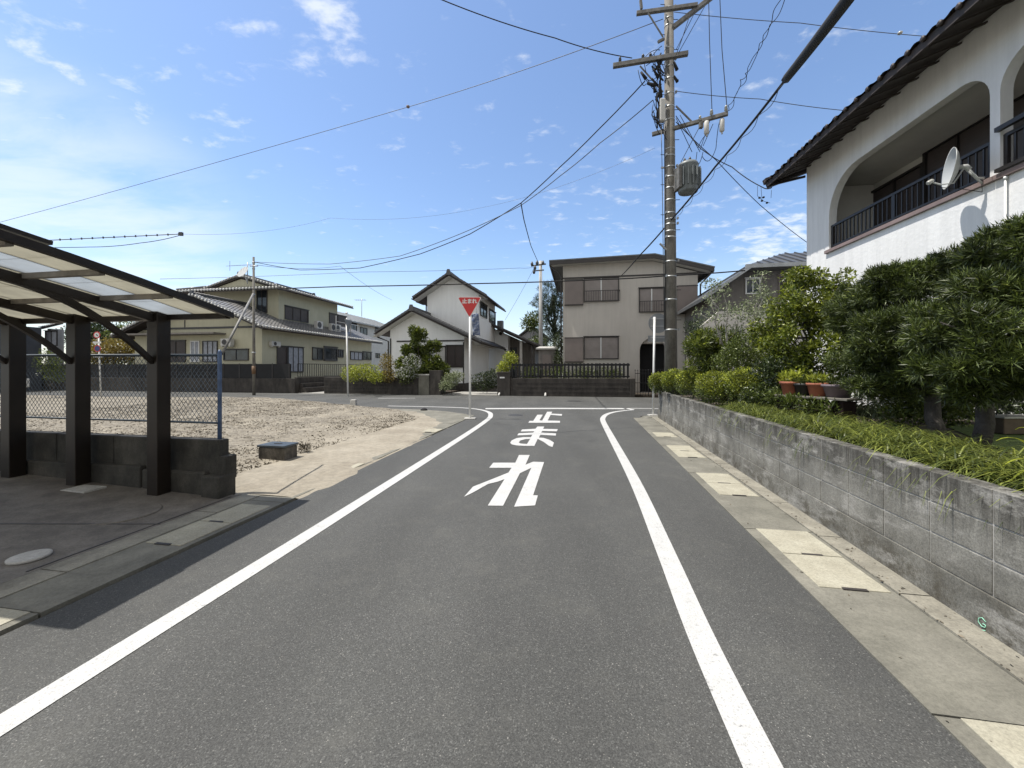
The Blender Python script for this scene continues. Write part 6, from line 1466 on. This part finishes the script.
# bushy plant behind trunk, and drooping plant under the shelf
plant('leafy_plant', gbase(907, 4.6, .74), [ell(900, 415, 4.6, .22, .2, .17), ell(918, 408, 4.5, .18, .2, .17), ell(955, 412, 4.4, .2, .2, .2)], 'leaf_mid', 1500, .05, .026, 'small round-leaved plant beside the thick dark trunk', 'plant', trunk=.01)
plant('leafy_plant', gbase(866, 5.2, .74), [ell(862, 402, 5.2, .20, .2, .14), ell(875, 405, 5.1, .16, .2, .12)], 'leaf_pale', 420, .16, .018, 'drooping strap-leaved plant right of the pot shelf', 'plant', trunk=.01, up=-.4)
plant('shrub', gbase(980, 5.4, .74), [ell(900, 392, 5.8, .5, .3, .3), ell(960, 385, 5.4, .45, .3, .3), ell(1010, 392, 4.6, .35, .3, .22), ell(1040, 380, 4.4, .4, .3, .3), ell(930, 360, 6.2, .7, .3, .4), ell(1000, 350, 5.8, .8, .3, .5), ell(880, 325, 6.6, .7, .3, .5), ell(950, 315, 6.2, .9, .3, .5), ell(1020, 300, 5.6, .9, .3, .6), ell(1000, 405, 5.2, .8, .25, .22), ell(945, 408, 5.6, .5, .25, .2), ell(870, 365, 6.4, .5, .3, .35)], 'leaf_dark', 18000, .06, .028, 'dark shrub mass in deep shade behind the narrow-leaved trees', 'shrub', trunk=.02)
# planter box on the lawn
c = at(1015, 425, 4.6); t = thing('planter_box', Vector((c.x, c.y, .745)), 'brown wooden planter trough on the lawn at the right edge', 'planter')
mb = MB(); mb.box(c.x-.28, c.x+.5, c.y-.12, c.y+.12, .75, .93); mb.build('trough', 'palewood', t, bevel=.01)
mb = MB(); mb.box(c.x-.30, c.x+.52, c.y-.14, c.y+.14, .933, .95); mb.build('rim', 'whitecover', t)

# pot shelf and pots
sa, sb = at(782, 393, 5.9), at(852, 404, 5.0); zz = at(800, 396, 5.7).z
MT['crate'] = M_plain('dark_crate', (.022, .010, .009), .8, .3)
sh = thing('plant_shelf', Vector(((sa.x+sb.x)/2, (sa.y+sb.y)/2, .74)), 'weathered plank shelf on dark red crates carrying the plant pots', 'shelf')
mb = MB(); mb.bar(Vector((sa.x-.02, sa.y+.02, zz)), Vector((sb.x+.02, sb.y-.02, zz)), .30, .028); mb.build('plank', 'wood', sh, bevel=.004)
mb = MB()
for t_ in (.08, .5, .92): q = sa.lerp(sb, t_); mb = MB(); mb.box(q.x-.09, q.x+.09, q.y-.06, q.y+.12, .742, zz-.024); mb.build('crate', MT['crate'], sh, bevel=.01)
def pot(px, Y, r, h, mat, lab, leafm, n, pl_h=.12):
    r *= 1.2; h *= 1.15
    c = at(px, 385, Y); c.z = zz+.0155; t = thing('plant_pot', c, lab, 'plant pot')
    mb = MB(); mb.lathe(c, [(r*.68, 0), (r*.92, h*.8), (r*1.05, h*.8), (r*1.07, h), (r*.95, h), (r*.93, h*.9)], 22, close=True); mb.build('pot', mat, t)
    mb = MB(); mb.lathe(c+Vector((0,0,h*.86)), [(r*.92, 0), (r*.9, .01)], 18); mb.build('soil', 'soil', t)
    V, Q = leaves([(c.x, c.y, c.z+h+pl_h*.45, r*1.1, r*1.1, pl_h*.6)], n, .07, .016, up=.9, out=.6, shell=.5); arrmesh('foliage', V, Q, leafm, t)
    return t
pot(790, 5.75, .105, .17, 'terracotta', 'orange terracotta pot with a yellow-green plant at the left end of the shelf', 'leaf_yel', 330)
pot(802.5, 5.6, .09, .15, 'blackpot', 'black plastic pot standing between the two terracotta pots', 'leaf_mid', 160, .06)
pot(818, 5.45, .115, .16, 'terracotta', 'wider terracotta pot, third along the shelf', 'leaf_yel', 260, .10)
pot(838, 5.25, .15, .15, 'purplepot', 'wide mauve grey pot at the right end of the shelf', 'leaf_mid', 300, .09)

# liriope: arching blades along the wall top (uncountable)
def blades(n, us, vs, zf, Lr, W, seed, seg=5, droop=1.0):
    rg = np.random.default_rng(seed)
    u = us(rg, n); v = vs(rg, n); X = u*RR.x+v*DR.x; Y = u*RR.y+v*DR.y; Z = np.full(n, zf)
    az = rg.random(n)*6.283; L = Lr[0]+(Lr[1]-Lr[0])*rg.random(n); le = rg.uniform(.15, .95, n)
    hd = np.stack([np.cos(az), np.sin(az)], 1); sd = np.stack([-np.sin(az), np.cos(az)], 1); V = []
    for i in range(seg+1):
        t = i/seg; ang = le*.5+t*droop*(1.1+le)
        hx = L*t*np.sin(ang*.9)*.85; hz = L*t*np.cos(ang)*.95
        w = W*(1-t**2.2)+.0006
        px = X+hd[:, 0]*hx; py = Y+hd[:, 1]*hx; lim = np.where((px*RR.x+py*RR.y) < 2.42, .80-2.6*np.maximum(0, 2.42-(px*RR.x+py*RR.y)), .745); pz = np.maximum(Z+hz, lim)
        V.append(np.stack([px-sd[:, 0]*w, py-sd[:, 1]*w, pz], 1)); V.append(np.stack([px+sd[:, 0]*w, py+sd[:, 1]*w, pz], 1))
    V = np.stack(V, 1); k = 2*(seg+1); base = np.arange(n)[:, None]*k
    Q = np.concatenate([base+np.array([2*i, 2*i+1, 2*i+3, 2*i+2]) for i in range(seg)], 1).reshape(-1, 4); return V.reshape(-1, 3), Q
def tuft(rg, n, lo, hi, sc_): 
    c = rg.uniform(lo, hi, max(1, n//22)); return np.repeat(c, 23)[:n]+rg.normal(size=n)*sc_
V, Q = blades(17000, lambda r, n: np.maximum(tuft(r, n, 2.50, 3.25, .035), 2.46+.03*r.random(n)), lambda r, n: tuft(r, n, 1.5, 7.3, .035), .76, (.20, .48), .0042, 5, droop=.85)
o = arrmesh('liriope_grass', V, Q, 'grass', smooth=True); tag(o, 'yellow-green arching grass growing along the top of the block wall', 'grass', kind='stuff')
V, Q = blades(1500, lambda r, n: r.uniform(2.45, 2.7, n), lambda r, n: r.uniform(7.2, 11.8, n), .74, (.06, .15), .003, 8)
o = arrmesh('low_grass', V, Q, 'grass', smooth=True); tag(o, 'short sparse grass at the far wall top below the clipped bushes', 'grass', kind='stuff')
# a few dead leaves and bits of grit lying in the gutters
n = 420
u = np.where(RNG.random(n) < .75, 2.07+RNG.random(n)**2*.16, 1.50+RNG.random(n)*.55); v = .8+RNG.random(n)*11
X = u*RR.x+v*DR.x; Y = u*RR.y+v*DR.y; a = RNG.random(n)*6.28; L = .004+.014*RNG.random(n)**2
Z = np.where(u > 2.06, .026, .014)
p = np.stack([X, Y, Z], 1); ax = np.stack([np.cos(a), np.sin(a), RNG.normal(size=n)*.25], 1); sd = np.stack([-np.sin(a), np.cos(a), RNG.normal(size=n)*.3], 1)
Vg = np.stack([p-ax*L[:, None], p+sd*L[:, None]*.6, p+ax*L[:, None], p-sd*L[:, None]*.6], 1).reshape(-1, 3)
o = arrmesh('dead_leaves', Vg, np.arange(4*n).reshape(n, 4), 'twig'); tag(o, 'small dead leaves and grit along the foot of the block wall', 'litter', kind='stuff')
# long strap leaves at the right edge
t0 = gbase(1058, 2.55, .74); s = thing('strap_leaf_plant', t0, 'plant with long pale arching leaves reaching in from the right edge', 'plant')
mb = MB()
for (px, py, Y, hgt) in ((990, 496, 2.35, .14), (1003, 466, 2.3, .10), (996, 441, 2.5, .10), (1010, 482, 2.2, .12), (1025, 455, 2.3, .2), (1060, 400, 2.5, .1), (1090, 430, 2.4, .2), (1015, 430, 2.8, .12)):
    e = at(px, py, Y); m_ = t0.lerp(e, .5); m_.z = max(t0.z, e.z)+hgt; pts = []
    for i in range(11):
        t = i/10; pts.append((1-t)**2*t0+2*t*(1-t)*m_+t*t*e)
    pv = None
    for i, p in enumerate(pts):
        d = (pts[min(i+1, 10)]-pts[max(i-1, 0)]).normalized(); sd_ = d.cross(Vector((0,0,1))).normalized(); w_ = .015*(1-(i/10)**2)+.001
        mb.v += [p-sd_*w_+Vector((0,0,.003)), p, p+sd_*w_+Vector((0,0,.003))]
        k = len(mb.v)-3
        if i: mb.f += [[k-3, k-2, k+1, k], [k-2, k-1, k+2, k+1]]; mb.sm += [True, True]
mb.build('leaf_blades', 'leaf_yel', s, normals=False)

# plants of the white house garden
Yg = 23.6
B = [ell(418, 338, Yg, .5, .5, .8), ell(412, 352, Yg, .8, .6, .8), ell(430, 356, Yg, .9, .7, .8), ell(422, 370, Yg, 1.4, .8, .7), ell(443, 372, Yg, .9, .7, .5), ell(405, 368, Yg, .6, .6, .6), ell(434, 345, Yg, .35, .4, .3)]
plant('garden_tree', gbase(422, Yg, .1), B, 'leaf_mid', 11000, .17, .07, 'dense conical tree in the front garden of the white house', 'tree', trunk=.09, up=.2, shell=.25, cl=7, extra=('new_and_lit_shoots', 'leaf_bright', 2500, .15, .06))
plant('flowering_bush', gbase(412, 22.8, .1), [ell(412, 368, 22.8, .55, .5, .75), ell(407, 376, 22.7, .6, .5, .5)], 'leaf_mid', 1500, .10, .05, 'bush with whitish flowers before the conical garden tree', 'bush', trunk=.02, extra=('blossom_foliage', 'leaf_white', 600, .08, .06))
plant('garden_bush', gbase(361, 22.6, .1), [ell(352, 374, 22.6, .6, .5, .5), ell(366, 372, 22.6, .9, .5, .5), ell(376, 377, 22.4, .6, .5, .35)], 'leaf_yel', 2600, .10, .05, 'loose light green bushes above the brown block wall, left', 'bush', trunk=.02)
plant('garden_bush', gbase(387, 22.8, .1), [ell(387, 366, 22.8, .45, .4, .8), ell(389, 376, 22.6, .5, .4, .4)], 'leaf_red', 1300, .11, .05, 'upright reddish yellow bush above the middle of the block wall', 'bush', trunk=.02)
plant('garden_bush', gbase(452, 22.6, .05), [ell(450, 381, 22.6, .5, .5, .45), ell(456, 377, 22.8, .5, .4, .35), ell(446, 386, 22.3, .4, .4, .3)], 'leaf_pale', 1900, .09, .05, 'pale green bush spilling beside the drive of the white house', 'bush', trunk=.015)
plant('garden_bush', gbase(487, 23.2, .05), [ell(483, 382, 23.2, .75, .5, .55), ell(492, 379, 23.2, .5, .5, .6)], 'leaf_dark', 2600, .09, .05, 'dark round bush right of the drive against the white house', 'bush', trunk=.02, shell=.2)
plant('garden_bush', gbase(509, 22.4, .1), [ell(510, 361, 22.4, .45, .4, .55), ell(503, 369, 22.4, .4, .4, .35)], 'leaf_yel', 1400, .11, .055, 'pale yellow-green bush rising behind the gate pier', 'bush', trunk=.02)
for (px, py, l) in ((533, 376, 'first low green shrub behind the pickets, nearest the shed'), (558, 376, 'second low green shrub behind the pickets of the beige house'), (585, 376, 'third low green shrub behind the pickets under the lower window'), (610, 376, 'fourth low green shrub behind the pickets by the gate')):
    plant('hedge_shrub', gbase(px, 22.4, .1), [ell(px, py-2, 22.4, .85, .35, .45)], 'leaf_mid', 1500, .08, .04, l, 'shrub', 'low shrubs behind the picket fence', trunk=.015)
plant('shrub', gbase(557, 24.5, .1), [ell(560, 360, 24.6, .4, .5, 1.0), ell(558, 345, 25, .4, .5, .8)], 'leaf_dark', 1500, .13, .06, 'narrow dark shrub between the shed and the beige house', 'shrub', trunk=.02)
# pine in the gap
Yn = 36
plant('pine_tree', gbase(552, Yn, .1), [ell(553, 290, Yn, 1.2, 1, .6), ell(560, 297, Yn, .8, 1, .6), ell(540, 302, Yn, .8, .8, .5), ell(551, 305, Yn, 1.1, 1, .6), ell(558, 312, Yn, 1.0, 1, .6), ell(546, 314, Yn, .7, 1, .5), ell(556, 325, Yn, 1.2, 1, .7), ell(548, 335, Yn, 1.0, 1, .6), ell(559, 340, Yn, .9, 1, .8)], 'pine', 1500, .30, .025, 'dark layered pine between the slim distant pole and the beige house', 'tree', trunk=.16, kind='shoots', k=12, shell=.3, trunk_to=at(553, 295, Yn))
plant('garden_tree', gbase(535, 40, .1), [ell(535, 320, 40, 1.3, 1, .9), ell(530, 325, 40, 1.0, 1, .7), ell(538, 345, 38, 1.2, 1, .9)], 'leaf_mid', 2600, .22, .1, 'light green round tree left of the slim distant pole', 'tree', trunk=.1)
# trees far left behind the fence
plant('garden_tree', gbase(116, 30, .1), [ell(112, 352, 30, 1.6, 1, 1.1), ell(125, 350, 30, 1.4, 1, .9), ell(100, 356, 30, 1.3, 1, .9), ell(138, 354, 31, 1.3, 1, .9)], 'leaf_red', 4200, .20, .09, 'yellow-green garden tree behind the blue signs, far left', 'tree', trunk=.1)
plant('garden_tree', gbase(100, 42, .1), [ell(97, 333, 42, 2.6, 2, 1.4), ell(108, 335, 42, 1.6, 2, 1.0), ell(86, 338, 42, 2.0, 2, 1.6)], 'leaf_dark', 4200, .28, .12, 'dark round treetop seen under the carport roof', 'tree', trunk=.16)
plant('garden_tree', gbase(135, 40, .1), [ell(130, 336, 40, 2.0, 2, 1.0), ell(145, 330, 40, 2.0, 2, 1.3)], 'leaf_mid', 3000, .26, .11, 'mid-green treetop between the two carport posts', 'tree', trunk=.16)
plant('garden_bush', gbase(50, 23, .1), [ell(50, 362, 19.3, .7, .4, .7), ell(55, 374, 19.3, .6, .4, .5)], 'leaf_mid', 1400, .11, .05, 'green bush beside the dark house wall, far left', 'bush', trunk=.02)
# far wood behind the houses: reads as one mass
bl_ = []
for k in range(60):
    x = -150+k*5.2+random.uniform(-2, 2); bl_.append((x, 120+random.uniform(-8, 8), 1.5+random.uniform(0, 1.5), 4.5, 3, 3.2+random.uniform(-.6, 1.2)))
V, Q = leaves(bl_, 24000, .9, .5, up=.3, shell=.2); o = arrmesh('distant_trees', V, Q, 'leaf_mid'); tag(o, 'distant dark tree line behind the houses', 'trees', kind='stuff')

# ================================================================ LIGHT, SKY, CAMERA
w = bpy.data.worlds.new('World'); sc.world = w; w.use_nodes = True; nt = w.node_tree
bg = nt.nodes['Background']; bg.inputs['Strength'].default_value = SKY_STR
sky = nt.nodes.new('ShaderNodeTexSky'); sky.sky_type = 'NISHITA'; sky.sun_disc = False
sun_el = math.radians(67.5); sky.sun_elevation = sun_el; sky.sun_rotation = math.radians(270)
sky.air_density = 1.15; sky.dust_density = 0.6; sky.ozone_density = 2.2
tc_ = nt.nodes.new('ShaderNodeTexCoord'); sep = nt.nodes.new('ShaderNodeSeparateXYZ'); nt.links.new(tc_.outputs['Generated'], sep.inputs[0])
def mth(op, a, b=None, c=None, clamp=False):
    n = nt.nodes.new('ShaderNodeMath'); n.operation = op; n.use_clamp = clamp
    for i, x in enumerate((a, b, c)):
        if x is None: continue
        if isinstance(x, (int, float)): n.inputs[i].default_value = x
        else: nt.links.new(x, n.inputs[i])
    return n.outputs[0]
zc = mth('ADD', mth('MAXIMUM', sep.outputs[2], 0.0), 0.12)
cb = nt.nodes.new('ShaderNodeCombineXYZ'); nt.links.new(mth('DIVIDE', sep.outputs[0], zc), cb.inputs[0]); nt.links.new(mth('DIVIDE', sep.outputs[1], zc), cb.inputs[1])
pl_ = cb.outputs[0]
def skn(scale, det, rough, off=(0, 0, 0), sc3=(1, 1, 1), dist=0.0):
    mp = nt.nodes.new('ShaderNodeMapping'); mp.inputs['Location'].default_value = off; mp.inputs['Scale'].default_value = sc3; nt.links.new(pl_, mp.inputs['Vector'])
    n = nt.nodes.new('ShaderNodeTexNoise'); n.inputs['Scale'].default_value = scale; n.inputs['Detail'].default_value = det; n.inputs['Roughness'].default_value = rough; n.inputs['Distortion'].default_value = dist
    nt.links.new(mp.outputs[0], n.inputs['Vector']); return n.outputs['Fac']
def sstep(x, a, b):
    n = nt.nodes.new('ShaderNodeMapRange'); n.interpolation_type = 'SMOOTHSTEP'; n.inputs[1].default_value = a; n.inputs[2].default_value = b; nt.links.new(x, n.inputs[0]); return n.outputs[0]
def patch(px, py, inner, outer):   # soft region of the sky around a compass direction
    d = Vector(((px-CX)/F, 1, -(py-HY)/F)).normalized(); vm = nt.nodes.new('ShaderNodeVectorMath'); vm.operation = 'DOT_PRODUCT'
    nt.links.new(tc_.outputs['Generated'], vm.inputs[0]); vm.inputs[1].default_value = d
    return sstep(vm.outputs['Value'], math.cos(math.radians(outer)), math.cos(math.radians(inner)))
sc_m = nt.nodes.new('ShaderNodeMix'); sc_m.data_type = 'RGBA'; sc_m.blend_type = 'MULTIPLY'; sc_m.inputs[0].default_value = 1; nt.links.new(sky.outputs[0], sc_m.inputs[6]); sc_m.inputs[7].default_value = (0.87, 0.895, 0.95, 1)
skyc = sc_m.outputs[2]
puffs = skn(8.0, 9, .60, (3.1, 1.7, 0), (1.0, 1.4, 1), .2); big = skn(1.1, 3, .5, (0.4, 2.2, 0))
def add(*xs):
    r = xs[0]
    for x in xs[1:]: r = mth('ADD', r, x)
    return r
region = add(mth('MULTIPLY', patch(30, 60, 2, 9), .09), mth('MULTIPLY', patch(185, 95, 2, 7), .05), mth('MULTIPLY', patch(310, -12, 1, 8), .17), mth('MULTIPLY', patch(610, 215, 2, 12), .06), mth('MULTIPLY', patch(790, 250, 1, 7), .17), mth('MULTIPLY', patch(720, 250, 1, 9), .07), mth('MULTIPLY', patch(835, 60, 1, 9), .01), mth('MULTIPLY', patch(520, 140, 1, 9), .02))
cl = mth('ADD', mth('ADD', puffs, region), mth('MULTIPLY', mth('SUBTRACT', big, .5), .12))
cl = mth('MULTIPLY', sstep(cl, .575, .86), .68)
veil_r = mth('MULTIPLY', mth('MAXIMUM', patch(60, 260, 3, 19), mth('MULTIPLY', patch(-90, 230, 5, 20), .9)), .55)
veil = mth('MULTIPLY', mth('MULTIPLY', sstep(skn(1.5, 6, .6, (1.3, .2, 0), (1, 2.2, 1), .4), .25, .65), veil_r), .9)
horiz = mth('MULTIPLY', sstep(sep.outputs[2], .30, .0), .40)
amt = mth('MAXIMUM', mth('MAXIMUM', cl, veil), horiz, clamp=True)
mx = nt.nodes.new('ShaderNodeMix'); mx.data_type = 'RGBA'; nt.links.new(amt, mx.inputs[0]); nt.links.new(skyc, mx.inputs[6]); mx.inputs[7].default_value = (*CLOUD, 1)
# neutral fill light added in the unseen sky behind and above the camera
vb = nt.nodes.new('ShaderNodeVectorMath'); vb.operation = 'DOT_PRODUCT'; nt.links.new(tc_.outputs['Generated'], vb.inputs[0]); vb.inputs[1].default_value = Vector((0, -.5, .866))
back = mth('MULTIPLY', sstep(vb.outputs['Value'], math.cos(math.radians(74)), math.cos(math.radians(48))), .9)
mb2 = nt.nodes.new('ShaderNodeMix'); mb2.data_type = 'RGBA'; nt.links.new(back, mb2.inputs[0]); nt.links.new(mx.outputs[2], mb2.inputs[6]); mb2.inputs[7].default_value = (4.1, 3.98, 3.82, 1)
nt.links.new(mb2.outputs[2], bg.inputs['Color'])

sl_ = bpy.data.lights.new('sun', 'SUN'); sl_.energy = SUN_STR; sl_.angle = math.radians(0.53); sl_.color = (1.0, .955, .89)
so = bpy.data.objects.new('sun', sl_); COL.objects.link(so); so.rotation_euler = Vector((.885, -.02, -2.14)).to_track_quat('-Z', 'Y').to_euler(); so.location = (-10, 0, 20)

cam = bpy.data.cameras.new('camera'); cam.sensor_width = 36; cam.lens = 36*F/1024; cam.shift_y = -(384-HY)/1024; cam.clip_start = .05; cam.clip_end = 2000
co_ = bpy.data.objects.new('camera', cam); COL.objects.link(co_); co_.location = (0, 0, H); co_.rotation_euler = (math.radians(90), 0, 0); sc.camera = co_
sc.view_settings.view_transform = 'Standard'; sc.view_settings.look = 'None'; sc.view_settings.gamma = 1; sc.view_settings.exposure = EXPO
sc.view_settings.use_curve_mapping = False
sc.render.engine = 'CYCLES'; sc.cycles.use_denoising = True
sc.cycles.max_bounces = 8; sc.cycles.transparent_max_bounces = 16
